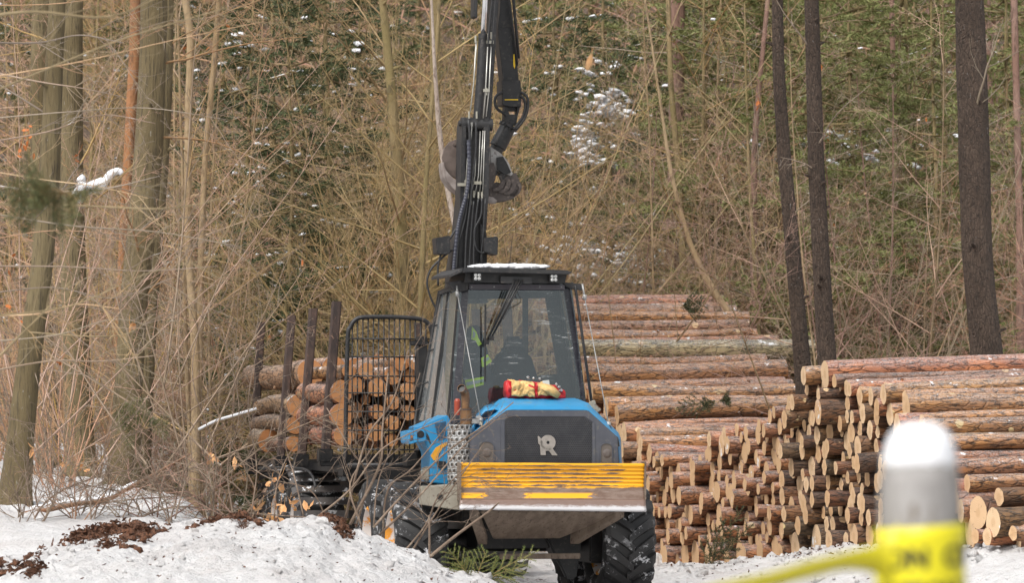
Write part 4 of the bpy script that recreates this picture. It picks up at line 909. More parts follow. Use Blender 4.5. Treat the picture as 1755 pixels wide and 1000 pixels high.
for l in ([(861,158),(851,164),(848,175),(852,186),(861,193),(868,198)], [(893,158),(903,166),(905,180),(901,198),(893,212),(884,222)], [(892,164),(899,172),(900,186),(895,202),(886,214),(880,222)]):
    q_ = spline([jp(a, b_, -.06) for a, b_ in l], 6); mb.tube(q_, [.016+.002*(i % 2) for i in range(len(q_))], 9)
obj('rotator_hose', mb, M_black, lk, smooth=True)
mb = MB(); a_, b_ = jp(872,215,.05), jp(853,252,.05); ax_ = (b_-a_).normalized(); mb.tube([a_, a_+ax_*.03], .115, 20); mb.tube([a_+ax_*.03, b_], [.092, .10], 20); mb.tube([b_, b_+ax_*.05], .08, 20)
for k in range(4): c_ = jp(858+7*k, 211+5*k, -.05); mb.tube([c_, c_+V((.035,-.01,.04))], .010, 6)
ro = part('rotator', mb, M_black, root, smooth=40)
# grapple
gr = thing('grapple', None, None); gr.parent = root
mb = MB(); ext_px(mb, [(839,250),(847,255),(858,262),(866,270),(874,282),(877,293),(881,300),(876,304),(864,300),(850,292),(840,290)], vJ-.05, vJ+.28); obj('grapple_yoke', mb, nmat('worn_light_grey', (.40,.385,.37), (.30,.285,.27), 7, rough=.5, c3=(.15,.12,.11)), gr, bevel=.015)
mb = MB(); ext_px(mb, [(852,270),(862,268),(870,282),(876,296),(866,300),(852,290)], vJ-.09, vJ-.055); mb.tube([jp(846,297,-.1), jp(846,297,.3)], .045, 14); mb.tube([jp(860,303,-.12), jp(860,303,.3)], .038, 14)
obj('grapple_cylinder', mb, M_black, gr, smooth=40)
mb = MB(); ext_px(mb, [(838,282),(846,278),(850,290),(849,308),(842,322),(835,326),(833,300)], vJ-.12, vJ-.08)
for k in range(4):
    x = 858+k*9.3; y = 302+k*3.2
    ext_px(mb, [(x-4,y),(x+2,y-3),(x+7,y+2),(x+9,y+10),(x+5,y+20),(x-4,y+26),(x-12,y+26),(x-14,y+22),(x-4,y+18),(x+1,y+8)], vJ-.12+k*.02, vJ-.10+k*.02)
ext_px(mb, [(838,320),(850,312),(868,316),(880,320),(891,318),(889,330),(880,341),(868,345),(850,346),(838,338)], vJ-.06, vJ+.30); ext_px(mb, [(864,300),(885,296),(891,312),(891,322),(870,318)], vJ-.04, vJ+.28)
obj('grapple_claw', mb, nmat('claw_steel', (.055,.043,.038), (.085,.065,.057), 6, rough=.5, c3=(.15,.12,.10)), gr, bevel=.006)
mb = MB(); disc = [(784,238),(795,240),(800,255),(800,300),(795,312),(786,309),(771,300),(761,286),(758,270),(762,254),(771,243)]
ext_px(mb, disc, vJ+.0, vJ+.05); mb.lathe([(-.015,0),(-.015,.022),(0,.025)], 'y', 12, jp(779,247)); obj('grapple_claw', mb, nmat('brown_claw_plate', (.10,.075,.063), (.15,.115,.10), 7, rough=.6), gr, bevel=.004)
mb = MB(); lip = spline([jp(a, b_) for a, b_ in ((757,283),(760,296),(772,310),(786,318),(800,322),(806,324))], 6); lip2 = [p+V((0,.0,0)) for p in lip]
rings = []
for i, p in enumerate(lip): t = i/len(lip); rings.append([p+V((0,-.14,.03)), p+V((0,-.14,-.05-.10*t)), p+V((0,.18,-.05-.10*t)), p+V((0,.18,.03))])
mb.loft(rings); ext_px(mb, [(833,336),(845,338),(852,344),(850,349),(838,349),(832,346)], vJ-.14, vJ-.06); obj('grapple_lip', mb, nmat('worn_claw_edge', (.20,.165,.15), (.32,.28,.26), 9, rough=.5), gr, bevel=.004)
# --- things lying on the machine
bagr = thing('bag', 'crumpled red and yellow cloth tool bag lying on the blue hood', 'bag', (OX, OY, 0), TH)
def bag_mb(t0, t1, grow_, seed, a0=0, a1=6.2832, nn=26, top=lambda t: 1.0):
    """a slumped roll: t runs along it from left to right, a goes round it"""
    mb = MB(); ns = 40; close = a1-a0 > 6.2; m_ = 30; c0_ = Lp(867, 683, .80); c1_ = Lp(966, 685, .80); rg = []
    for i in range(ns+1):
        t = t0+(t1-t0)*i/ns; c_ = c0_.lerp(c1_, t); hh = .205*(1-.16*t-.30*max(0, t-.72)/.28)*top(t); ww_ = .15*(1-.3*max(0, t-.8)/.2)
        pts = []
        for k in range(m_ if close else m_+1):
            a = a0+(a1-a0)*k/m_; cx_, sx_ = math.cos(a), math.sin(a); sq = (abs(cx_)**3+abs(sx_)**3)**(-1/3)
            fold = .22*mnoise.noise(V((t*6, cx_*1.4, sx_*1.4+seed)))+.13*mnoise.noise(V((t*22, cx_*4, sx_*4+seed)))+.03*math.sin(t*34+sx_*5)
            r_ = sq*(1+fold)*grow_; z = hh*.5+hh*.5*sx_*r_; pts.append(V((c_.x, c_.y+ww_*cx_*r_, c_.z-.01+max(0, z))))
        rg.append(pts)
    mb.loft(rg, cap=close, close=close); return mb
obj('bag_body', bag_mb(0, 1, .95, 1), M_red, bagr, smooth=True)
for t0, t1, a0, a1 in ((.05,.44,.7,3.75),(.50,.80,.5,3.6)):
    o = obj('yellow_flap', bag_mb(t0, t1, 1.05, 2, a0, a1), M_yel, bagr, smooth=True); o.modifiers.new('s', 'SOLIDIFY').thickness = .006
o = obj('strap', bag_mb(.455, .495, 1.09, 2, .3, 4.0), M_red, bagr, smooth=True); o.modifiers.new('s', 'SOLIDIFY').thickness = .006
mb = MB(); q1 = [Lp(x, y, .63-.01*i) for i, (x, y) in enumerate(((926,657),(940,660),(952,666),(961,676),(955,684),(946,679),(936,672),(928,668)))]; cq = sum(q1, V((0,0,0)))/8+V((0,-.035,.01))
mb.add(q1+[cq], [(i, (i+1) % 8, 8) for i in range(8)]); o = obj('torn_flap', mb, M_yel, bagr, smooth=True); o.modifiers.new('s', 'SOLIDIFY').thickness = .005
mb = MB(); ext_px(mb, [(930,653),(941,652),(942,660),(931,661)], .625, .64); obj('label_patch', mb, M_refl, bagr)
mb = MB()
for x, y, s_ in ((958,664,.022),(962,670,.02),(954,660,.018),(905,647,.016),(914,649,.014),(925,650,.016)): mb.blob(Lp(x, y, .68), s_, x, 4, .8, .6)
obj('tin', mb, M_silver, bagr)
mb = MB(); k0 = Lp(868, 683, .8).z
for j in range(40):
    t = j/39; x = 812+t*120; c_ = Lp(x, 458, 1.15+.5*rnd.random()); mb.blob(c_, .05+.03*math.sin(t*math.pi)*rnd.random()+.012, j, 5, .42, .4)
tag(obj('snow', mb, M_purelow, smooth=True, loc=(OX, OY, 0)), 'thin pad of snow lying on the cab roof', 'snow', kind='stuff').rotation_euler = (0,0,TH)
# --- load of logs on the wagon
def load(px, py, d, r_px, L, lab, grp='logs loaded between the stakes', bark=M_bark):
    put_log(new_log_mesh(int(px*7+py), L, r_px*d/F, bark, None, M_cut2), P(px, py, d), dv+V((0,0,-.005)), px*.37+py, lab, grp)
cr = lambda x, y: (400+x/3.333, 500+y/3.333)
for x, y, r_ in ((700,540,50),(820,550,54),(910,482,52),(1010,482,42),(1005,575,50),(915,635,40),(825,690,44),(702,680,48),(1000,695,45),(915,752,42),(808,806,54),(690,802,50),(990,830,40),(905,850,38),
                 (760,455,48),(660,455,40),(960,410,45),(1040,405,45),(755,620,30),(1100,500,50),(1100,610,50),(1100,720,50),(1190,520,50),(1190,640,50),(1190,760,50)):
    a_, b_ = cr(x, y); load(a_, b_, 50.35+random.Random(x).uniform(-.12, .12), r_/3.333*.97, 2.5, 'short frosted log loaded behind the black bar headboard')
for x, y, r_ in ((600,572,66),(602,706,68),(612,826,60)):
    a_, b_ = cr(x, y); load(a_+6, b_, 50.1, r_/3.333, 2.5, 'frosted bark log seen from its side between the front stakes', 'side on logs between the front stakes', M_bark)
for x, y, r_, lab in ((575,440,68,'big log with bright orange cut face highest between the stakes'),(440,468,78,'biggest log with orange cut face behind the middle stakes'),(365,655,62,'log with half hidden cut face below the biggest orange one'),
                    (352,765,52,'log with cut face third down behind the middle stakes'),(345,872,44,'lowest log with small cut face behind the middle stakes'),(205,855,66,'short thick log low behind the rearmost stakes')):
    a_, b_ = cr(x, y); load(a_, b_, 53.0 if x > 300 else 54.6, r_/3.333, 4.4 if x == 440 else 2.9 if x > 300 else 1.0, lab, None, M_bark2 if x != 575 else M_bark)
for x, y, r_ in ((700,440,60),(830,420,60),(560,600,60),(560,740,60)):
    a_, b_ = cr(x, y); load(a_, b_, 53.2, r_/3.333, 2.8, 'log of the rear bundle hidden in the middle of the load', 'rear bundle of the load')
# ------------------------------------------------------------------ trees
def rvec(r): return V((r.gauss(0,1), r.gauss(0,1), r.gauss(0,1))).normalized()
def grow(mb, r, p, d, L, rad_, lvl, wob=.12, upt=.06, kids=(5,5,4), ang=(35,60), ratio=.55, n3=3, taper=.25, seg=None, kmin=.15):
    n = max(3, int(L/(seg or (.35 if lvl == 0 else .22)))); n = min(n, 22 if lvl == 0 else 9)
    pts = [p.copy()]; rs = [rad_]; dirs = []
    for i in range(n):
        d = (d+rvec(r)*wob*(.5 if lvl == 0 else 1.3)+V((0,0,upt if lvl == 0 else upt-.02))).normalized(); p = p+d*L/n; pts.append(p.copy()); dirs.append(d); rs.append(rad_*(1-(1-taper)*(i+1)/n))
    mb.tube(pts, rs, 7 if lvl == 0 and rad_ > .03 else n3, cap=False)
    if lvl < len(kids):
        for k in range(kids[lvl]):
            t = kmin+(1-kmin)*(k+r.random())/kids[lvl]; i = min(n-1, int(t*n)); q = pts[i].lerp(pts[i+1], t*n-i); a = math.radians(r.uniform(*ang)); ax = dirs[i].cross(rvec(r)).normalized()
            nd = dirs[i]*math.cos(a)+ax*math.sin(a)
            grow(KM.get(lvl, mb), r, q, nd, L*ratio*r.uniform(.5, 1.15)*(1-.45*t), max(.0028, rs[i]*.5), lvl+1, wob*1.25, upt, kids, ang, ratio, 3, taper, seg, .12)
KM = {}
def bare_tree(seed, hgt, r0_, nk=(16,6,4), ang=(25,60), ratio=.42, stems=1, lean=0, wob=.05, spread=.15, upt=.02, kmin=.12):
    r = random.Random(seed); tr = MB(); cr_ = MB(); KM.clear(); KM[0] = cr_
    for s in range(stems):
        d = V((lean+r.gauss(0, spread if stems > 1 else .02), r.gauss(0, spread if stems > 1 else .02), 1)).normalized()
        grow(tr, r, V((r.gauss(0,.08)*(stems > 1), r.gauss(0,.08)*(stems > 1), -.2)), d, hgt*r.uniform(.75, 1.1), r0_*r.uniform(.7, 1.1), 0, wob, upt, nk, ang, ratio, kmin=kmin, seg=.5)
    KM.clear(); return tr, cr_
def conifer(seed, hgt, r0_, base=.8, dens=1.0, blen=1.9, snowy=0, needle=.10):
    r = random.Random(seed); tr = MB(); fo = MB(); sn = MB()
    pts = [V((.05*math.sin(k*.9+seed), .05*math.cos(k*.7), -.3+hgt*k/12)) for k in range(13)]; tr.tube(pts, [r0_*(1-.075*k) for k in range(13)], 9, cap=False)
    z = base
    while z < hgt:
        for k in range(r.randint(3, 5)):
            a = r.uniform(0, 6.283); bl_ = blen*(1-.75*z/hgt)*r.uniform(.35, 1.2); droop = r.uniform(-.45, .35)
            p = V((0, 0, z+r.uniform(-.1, .1))); d = V((math.cos(a), math.sin(a), droop)); bp = [p+d*bl_*t+V((0,0,.12*bl_*t*t)) for t in (0,.25,.5,.75,1)]
            tr.tube(bp, [.022,.018,.013,.009,.004], 3, cap=False)
            for j in range(int(9*bl_*dens)+2):
                t = r.uniform(.18, 1)**.8; q = bp[0].lerp(bp[4], t)+V((0,0,.12*bl_*t*t*.6)); side = V((-math.sin(a), math.cos(a), 0))*r.choice((-1, 1)); sl_ = bl_*.34*(1.15-t)*r.uniform(.5,1.2)+.10
                sd_ = (side*.8+d*.6+V((0,0,r.uniform(-.35,.1)))).normalized(); e = q+sd_*sl_
                m = int(sl_/.028)+3
                for i in range(m):
                    c = q.lerp(e, (i+r.random())/m); nd = (sd_*.7+rvec(r)*.75).normalized(); w_ = nd.cross(rvec(r)).normalized()*needle*.13; fo.add([c-w_, c+w_, c+nd*needle*r.uniform(.7, 1.3)], [(0,1,2)])
                if snowy and r.random() < snowy:
                    for i in range(3):
                        c = q.lerp(e, r.random())+V((0,0,.02)); s_ = r.uniform(.02, .06); sn.blob(c, s_, j, 4, .5, .8)
        z += r.uniform(.22, .42)
    return tr, fo, sn
def mk_tree(name, tr, crown, mt, mcr, cname, sn=None):
    e = thing(name, None, None); obj('trunk', tr, mt, e, smooth=True); obj(cname, crown, mcr, e, smooth=(cname != 'needles'))
    if sn and sn.v: obj('snow', sn, M_purelow, e, smooth=True)
    return e
r2 = random.Random(44)
# ---- prototypes
PB = []
for i, (h, r0_, nk, ang, ratio, stems, lean, spread, mt, mtw) in enumerate([
    (9.5, .040, (26,7,3), (35,75), .27, 1, .0, 0, M_tb_tan, 0), (8.5, .034, (24,7,3), (35,75), .36, 2, .05, .16, M_tb_tan, 0),
    (10, .065, (26,8,3), (35,75), .42, 1, .08, 0, M_tb_olive, 1), (8.5, .042, (22,8,3), (25,60), .50, 3, .05, .28, M_tb_olive, 1),
    (7.5, .026, (16,8,4), (35,70), .42, 3, .0, .30, M_tb_tan, 2), (9, .052, (24,9,3), (45,90), .46, 1, -.10, 0, M_tb_olive, 0),
    (7.5, .030, (14,8,4), (25,60), .55, 4, .25, .35, M_tb_tan, 0), (8.5, .038, (22,9,5), (45,95), .42, 1, .08, 0, M_tb_pink, 3)]):
    tr, cr_ = bare_tree(100+i, h, r0_, nk, ang, ratio, stems, lean, .055, spread)
    PB.append(mk_tree('bare_tree' if stems == 1 else 'bare_sapling', tr, cr_, mt, M_twig[mtw], 'crown'))
PS = []
for i, (h, stems, mtw, sp) in enumerate([(3.4,9,3,.28),(4.4,8,0,.22),(2.6,11,2,.40),(3.8,10,1,.30)]):
    tr, cr_ = bare_tree(200+i, h, .014, (9,5,3), (20,55), .42, stems, 0, .10, sp); PS.append(mk_tree('bare_shrub', tr, cr_, M_twig[mtw], M_twig[mtw], 'twigs'))
PC = []
for i, (h, r0_, b0, dn, bl_, sn_, mn) in enumerate([(11,.07,.5,1.1,2.4,.0,0),(10,.08,.4,1.3,2.1,.04,1),(12,.12,1.5,1.0,2.6,.02,2),(9,.07,.5,1.4,1.9,.03,1),(11,.07,.6,1.0,2.3,.0,0)]):
    tr, fo, sn = conifer(300+i, h, r0_, b0, dn, bl_, sn_); PC.append(mk_tree('conifer', tr, fo, M_tb_olive if i != 2 else M_tb_pink, M_needle[mn], 'needles', sn))
used = set()
def place(proto, x, y, rz, sc_, label, cat, group, dz=0):
    if id(proto) in used: o = copy_tree(proto)
    else: used.add(id(proto)); o = proto
    o.location = (x, y, gz(x, y)-.1+dz); o.rotation_euler = (0, 0, rz); o.scale = (sc_,)*3
    tag(o, label, cat, group); return o
def wx(px, d): return (px-CX)*d/F
ZN = lambda px: 'left of the stakes' if px < 430 else 'behind the loaded wagon' if px < 760 else 'behind the raised crane' if px < 1000 else 'behind the far log slope' if px < 1320 else 'behind the dark trunks on the right'
# ---- conifers (dark at mid left and behind the crane with snow; green on the right)
for (px, d, k, s) in [(430,62,3,1.0),(560,64,1,1.1),(495,60.5,3,.95),(470,66,1,1.1),(620,66,3,1.0),(380,68,1,1.0),(640,84,3,1.1),(300,88,3,1.0),(160,92,1,1.1),(30,86,3,1.0),(720,94,1,1.1),(820,90,3,1.1),
                    (955,72,1,1.0),(1040,68,1,1.0),(1100,84,1,1.15),(1010,96,0,1.1),(1130,72,0,1.0),(1210,65,0,.95),(1345,66,4,.9),(1400,63,4,.9),(1460,65,4,.9),(1545,66,0,.95),(1600,64,4,.9),(1730,64,4,.9),(1300,66,4,1.0),(1240,68,4,1.0),(1260,82,4,1.1),(1330,74,4,1.0),(1370,90,0,1.1),
                    (1455,72,0,1.0),(1500,80,4,1.1),(1570,70,4,.9),(1590,88,2,1.2),(1620,76,0,1.05),(1720,72,0,1.0),(1745,84,4,1.1),(1680,94,0,1.2),(1200,96,2,1.1),(1440,98,0,1.2),(900,100,3,1.2),(600,102,0,1.2),(380,104,1,1.2),(230,100,0,1.1),(90,104,0,1.1),(1310,104,0,1.2),(1540,106,4,1.2)]:
    kd = {0:'mid green pine', 1:'dark spruce with snow on its boughs', 2:'olive pine with reddish trunk', 3:'dark green spruce', 4:'soft green pine'}[k]
    place(PC[k], wx(px, d), d, r2.uniform(0, 6.28), s, f'{kd} {ZN(px)}', 'conifer', f'conifers {ZN(px)}')
# ---- bare trees and saplings
cols = {0:'tan', 1:'tan', 2:'olive barked', 3:'olive barked', 4:'thin tan', 5:'broad olive barked', 6:'leaning tan', 7:'rosy brown'}
BT = []
for px, d, k in [(330,56,0),(372,57.5,1),(345,60,4),(690,57,2),(745,58.5,2),(655,60,6),(600,62,5),(860,61,6),(905,63,6),(820,64,3),(440,62,1),(1180,65,2),(560,59,3)]: BT.append((px, d, k))
for i in range(42):
    px = -60+1880*((i*.618034) % 1)+r2.uniform(-20,20); d = r2.uniform(59, 84)
    k = r2.choice((0,1,2,3,4,5,6,5,3)) if px < 1100 else r2.choice((7,2,4,7,0,5))
    if 380 < px < 640 and d < 68: d += 10
    BT.append((px, d, k))
for i in range(34): BT.append((-60+1880*((i*.618034+.3) % 1), r2.uniform(84, 108), r2.choice((0,3,5,7,4,6))))
for px, d, k in BT:
    place(PB[k], wx(px, d), d, r2.uniform(0, 6.28), r2.uniform(.85, 1.15), f'leafless {cols[k]} tree {"far back " if d > 84 else ""}{ZN(px)}', 'tree', f'leafless trees {ZN(px)}')
for i in range(84):
    px = -40+1840*((i*.618034+.7) % 1); d = r2.uniform(57.5, 74)
    if px < 420: d = r2.uniform(51, 66)
    elif px > 1050 and d < 66: d += 6
    k = r2.choice((0,1,2,3)) if px < 1100 else r2.choice((0,2,1))
    place(PS[k], wx(px, d), d, r2.uniform(0, 6.28), r2.uniform(.8, 1.25), f'twiggy leafless shrub {ZN(px)}', 'shrub', f'leafless shrubs {ZN(px)}')
for i in range(26):
    px = 1040+760*((i*.618034+.2) % 1); d = r2.uniform(59.5, 66); k = r2.choice((7,4,7,4,1))
    if 1300 < px < 1440: d = max(d, 61)
    place(PB[k], wx(px, d), d, r2.uniform(0, 6.28), r2.uniform(.6, .95), f'slender leafless {cols[k]} sapling {ZN(px)}', 'tree', f'slender saplings {ZN(px)}')
# ---- large trunks traced one by one
def big_trunk(name, pts, d, mat, label, seed=0, knots=3, branches=5, bmat=3, up=6.0, base=True):
    """pts: (px, py, width px) from the top of the frame down"""
    r = random.Random(seed); P3 = [P(x, y, d) for x, y, w_ in pts]; R3 = [w_*d/F/2 for x, y, w_ in pts]
    P3.reverse(); R3.reverse()
    b0 = P3[0]; g_ = gz(b0.x, b0.y)
    if b0.z > g_+.1: dd = (P3[0]-P3[1]).normalized(); k = (b0.z-g_+.3)/max(.3, -dd.z); P3.insert(0, b0+dd*k); R3.insert(0, R3[0]*1.15)
    dd = (P3[-1]-P3[-2]).normalized(); P3.append(P3[-1]+dd*up*.5); R3.append(R3[-1]*.85); P3.append(P3[-1]+dd*up*.5); R3.append(R3[-1]*.6)
    c = []; rr = []
    for i in range(len(P3)-1):
        n = max(2, int((P3[i+1]-P3[i]).length/.10))
        for k in range(n): t = k/n; c.append(P3[i].lerp(P3[i+1], t)); rr.append(R3[i]*(1-t)+R3[i+1]*t)
    c.append(P3[-1]); rr.append(R3[-1])
    # smooth the traced line a little
    for _ in range(6): c = [c[0]]+[(c[i-1]+c[i]*2+c[i+1])/4 for i in range(1, len(c)-1)]+[c[-1]]; rr = [rr[0]]+[(rr[i-1]+rr[i]*2+rr[i+1])/4 for i in range(1, len(rr)-1)]+[rr[-1]]
    mb = MB(); rings = []; n = 28
    for i, (p, R) in enumerate(zip(c, rr)):
        t = ((c[min(i+1, len(c)-1)]-c[max(i-1, 0)])).normalized(); a = t.orthogonal() if abs(t.z) < .5 else V((1,0,0)); a = (a-t*a.dot(t)).normalized(); b = t.cross(a); rg = []
        fl_ = 1+.35*math.exp(-max(0, p.z-g_)/.25)
        for k in range(n):
            an = 2*math.pi*k/n; q_ = V((math.cos(an), math.sin(an), 0)); kk = 1+.07*mnoise.noise(V((q_.x*1.2+seed, q_.y*1.2, p.z*.5)))+.035*mnoise.noise(V((q_.x*5, q_.y*5+seed, p.z*1.6)))+.02*mnoise.noise(V((q_.x*14, q_.y*14, p.z*9)))
            rg.append(p+(a*q_.x+b*q_.y)*R*kk*fl_)
        rings.append(rg)
    mb.loft(rings); o0 = c[0].copy(); mb.v = [tuple(V(v)-o0) for v in mb.v]
    e = thing(name, label, 'tree', o0); tk = obj('trunk', mb, mat, e, smooth=True)
    mk = MB(); cb = MB()
    for k in range(branches):
        i = int(len(c)*r.uniform(.12, .95)); a = r.uniform(-.3, 3.6) if r.random() < .7 else r.uniform(0, 6.28); d2 = V((math.cos(a), -abs(math.sin(a))*.4, r.uniform(.0, .7))).normalized()
        KM.clear(); grow(cb, r, c[i]-o0, d2, r.uniform(.8, 2.4), rr[i]*.10+.004, 1, .14, .02, (5,5,4), (25,60), .5)
    for k in range(knots):
        i = int(len(c)*r.uniform(.1, .7)); a = r.uniform(3.4, 6.0); d2 = V((math.cos(a), math.sin(a), .3)).normalized(); mk.tube([c[i]-o0+d2*rr[i]*.85, c[i]-o0+d2*(rr[i]+r.uniform(.04, .14))], [.03, .012], 6)
    if mk.v: obj('branch_stub', mk, mat, e)
    if cb.v: obj('branches', cb, M_twig[bmat], e, smooth=True)
    return e
big_trunk('deciduous_tree', [(265,-30,46),(262,100,47),(255,250,48),(243,400,48),(231,500,48),(222,640,48),(214,790,53),(212,840,60)], 52.5, M_tb_grey, 'thickest grey green trunk at the left with a dark knot', 1, 4, 8, 0)
big_trunk('deciduous_tree', [(287,-30,23),(284,150,24),(273,330,25),(261,480,26),(250,640,28),(243,790,32)], 53.6, M_tb_grey, 'slimmer trunk pressed behind the right side of the thickest left trunk', 2, 2, 5, 0)
big_trunk('deciduous_tree', [(124,-30,36),(122,150,40),(122,330,44),(126,480,44),(132,640,46),(138,830,52)], 55, M_tb_grey, 'upright grey trunk topped by the hanging white snow clump', 3, 3, 7, 0)
big_trunk('deciduous_tree', [(100,-30,29),(92,120,31),(85,300,35),(72,460,38),(52,600,41),(38,720,45),(25,850,50),(14,950,60)], 46.5, M_tb_grey, 'leaning trunk at the far left rising from the snow bank', 4, 3, 6, 3)
big_trunk('deciduous_tree', [(70,-30,30),(66,200,30),(70,420,32),(78,640,34),(84,800,38)], 60, M_tb_grey, 'thin shaded trunk farthest left behind the leaning one', 5, 2, 5, 0)
big_trunk('pine_tree', [(233,-30,20),(231,80,19),(221,250,18),(212,420,17),(203,600,17)], 64, M_tb_orange, 'slender bright orange barked pine behind the thickest left trunk', 6, 4, 6, 2)
big_trunk('deciduous_tree', [(652,-30,12),(668,120,15),(682,300,20),(688,420,22),(692,560,24),(696,700,26)], 58, M_tb_olive, 'straight olive yellow trunk directly left of the crane', 7, 3, 9, 1)
big_trunk('deciduous_tree', [(745,-30,18),(746,120,18),(745,300,19),(742,480,20),(740,640,22)], 60, M_tb_olive, 'olive trunk partly hidden behind the left edge of the crane', 8, 2, 8, 1)
big_trunk('deciduous_tree', [(312,-30,12),(328,60,13),(322,220,13),(322,420,13),(335,600,15),(336,830,18)], 55, M_tb_tan, 'pale tan sapling trunk forking beside the thickest left trunk', 9, 2, 9, 0)
big_trunk('deciduous_tree', [(378,-30,9),(366,120,10),(352,260,10),(345,420,11),(342,600,13),(336,760,14)], 56, M_tb_tan, 'slim wavy tan sapling right of the forking sapling', 10, 1, 8, 0)
big_trunk('pine_tree', [(1162,-30,24),(1160,150,25),(1157,300,26),(1153,460,27),(1152,600,28)], 66, M_tb_pink, 'pinkish barked pine trunk above the far log slope', 11, 4, 4, 3)
big_trunk('deciduous_tree', [(1144,-30,8),(1150,150,10),(1166,330,12),(1172,500,13),(1174,620,14)], 64, M_tb_olive, 'thin greenish trunk beside the pinkish pine', 12, 1, 6, 1)
big_trunk('deciduous_tree', [(1128,150,4),(1150,300,7),(1182,420,9),(1222,500,11),(1268,560,13),(1305,610,15)], 61.5, M_tb_tan, 'curved tan tree leaning left over the end of the far logs', 13, 1, 9, 0)
big_trunk('deciduous_tree', [(1310,60,8),(1296,200,10),(1290,350,13),(1294,500,15),(1302,620,17)], 63, M_tb_pink, 'grey brown sapling left of the thin dark trunk', 14, 1, 7, 3)
big_trunk('pine_tree', [(1332,-30,19),(1334,120,21),(1343,260,23),(1356,400,25),(1368,540,27),(1379,670,32)], 57.5, M_tb_dark, 'slimmest dark brown trunk, leftmost of the three dark ones', 15, 9, 4, 3)
big_trunk('pine_tree', [(1390,-30,24),(1394,120,26),(1399,280,28),(1407,440,30),(1415,580,32),(1420,660,34)], 56, M_tb_dark, 'dark brown trunk in the middle of the three dark ones', 16, 12, 5, 3)
big_trunk('pine_tree', [(1660,-30,46),(1664,100,52),(1670,280,54),(1674,430,52),(1682,520,52),(1690,590,56),(1694,680,62)], 55, M_tb_dark, 'thickest dark trunk standing at the right behind the near logs', 17, 8, 4, 3)
for i, (px, w_, d) in enumerate([(1476,8,68),(1535,9,70),(1620,9,66),(1745,12,63),(1240,7,70),(1700,10,74),(1560,6,66)]):
    big_trunk('deciduous_tree', [(px-8,-30,w_),(px-2,200,w_),(px+3,400,w_+1),(px+4,640,w_+2)], d, [M_tb_olive, M_tb_pink][i % 2], ['thin olive trunk right of the middle dark trunk','thin rosy trunk midway between the dark trunks','thin olive trunk close left of the thickest dark trunk','rosy brown trunk at the far right edge','thin olive trunk right of the pinkish pine','slim rosy trunk just right of the thickest dark trunk','slim olive trunk between the dark trunks with many twigs'][i], 30+i, 1, 7, 3)
KM.clear()
# ---- fans of long pale branches either side of the crane
def fan(seed, px0, py0, d, n, a0, a1, L0, L1, mat, label, name='fanning_shrub', r_=.014):
    r = random.Random(seed); mb = MB(); tw = MB(); b0 = P(px0, py0, d); b0.z = gz(b0.x, b0.y)-.1
    KM.clear(); KM[0] = tw
    for k in range(n):
        a = math.radians(a0+(a1-a0)*(k+r.random())/n); dr = V((math.cos(a), r.uniform(-.25,.25), math.sin(a))); L = r.uniform(L0, L1)
        grow(mb, r, V((r.gauss(0,.25), r.gauss(0,.3), r.uniform(0,1.5))), dr, L, r_*r.uniform(.6,1.3), 0, .07, .0, (12,6,4), (20,60), .32, kmin=.25)
    KM.clear(); e = thing(name, label, 'shrub', b0); obj('stems', mb, mat, e, smooth=True); obj('twigs', tw, mat, e, smooth=True); return e
fan(1, 850, 560, 65, 24, 22, 75, 4, 9, M_twig[0], 'shrub of long tan rods fanning up to the right of the crane')
fan(2, 690, 600, 57.5, 20, 80, 165, 4, 9, M_twig[1], 'shrub of long olive rods fanning up to the left of the crane')
fan(3, 800, 600, 62, 16, 40, 140, 6, 10, M_twig[1], 'shrub of olive rods rising directly behind the raised crane')
fan(4, 400, 700, 58, 8, 50, 130, 3, 6, M_twig[0], 'shrub of tan rods behind the rearmost stakes')
fan(5, 1280, 640, 64, 10, 60, 140, 3, 7, M_twig[3], 'shrub of grey rods behind the end of the far logs')
fan(6, 1540, 660, 60, 12, 55, 125, 3, 7, M_twig[3], 'shrub of thin grey rods between the dark trunks')
fan(7, 80, 800, 50, 14, 30, 120, 3, 6, M_twig[2], 'tangle of rosy twigs around the left trunks')
fan(8, 300, 840, 49, 14, 20, 150, 2, 4.5, M_twig[3], 'tangle of grey twigs on the snow at the left')
fan(9, 1000, 560, 66, 14, 30, 110, 4, 8, M_twig[2], 'shrub of rosy rods behind the cab roof')
# ---- far wood closing the view: one mass nobody could count
mb = MB(); mb.cur = 0; rr_ = random.Random(9)
for i in range(420):
    y = rr_.uniform(100, 190); x = rr_.uniform(-.19, .19)*y; z = gz(x, y); h = rr_.uniform(6, 12); r_ = rr_.uniform(.05, .16); lx = rr_.gauss(0, .3)
    mb.cur = 0; mb.tube([V((x, y, z-.5)), V((x+lx*.5, y, z+h*.5)), V((x+lx, y, z+h))], [r_, r_*.8, r_*.4], 5, cap=False)
for i in range(9000):
    y = rr_.uniform(86, 170); x = rr_.uniform(-.17, .17)*y; z = gz(x, y)+rr_.uniform(0, 7); a = rr_.uniform(0, 3.14); L = rr_.uniform(.8, 2.6); dd = V((math.cos(a), rr_.uniform(-.5,.5), abs(math.sin(a))*.9)); mb.cur = 1+i % 3
    p = V((x, y, z)); q_ = p+dd*L*.5+rvec(rr_)*.15; mb.tube([p, q_, q_+dd*L*.5+rvec(rr_)*.2], [.013, .010, .005], 3, cap=False)
tag(obj('distant_forest', mb, [M_tb_pink, M_twig[0], M_twig[2], M_twig[3]]), 'far leafless wood climbing the hillside behind everything', 'forest', kind='stuff')
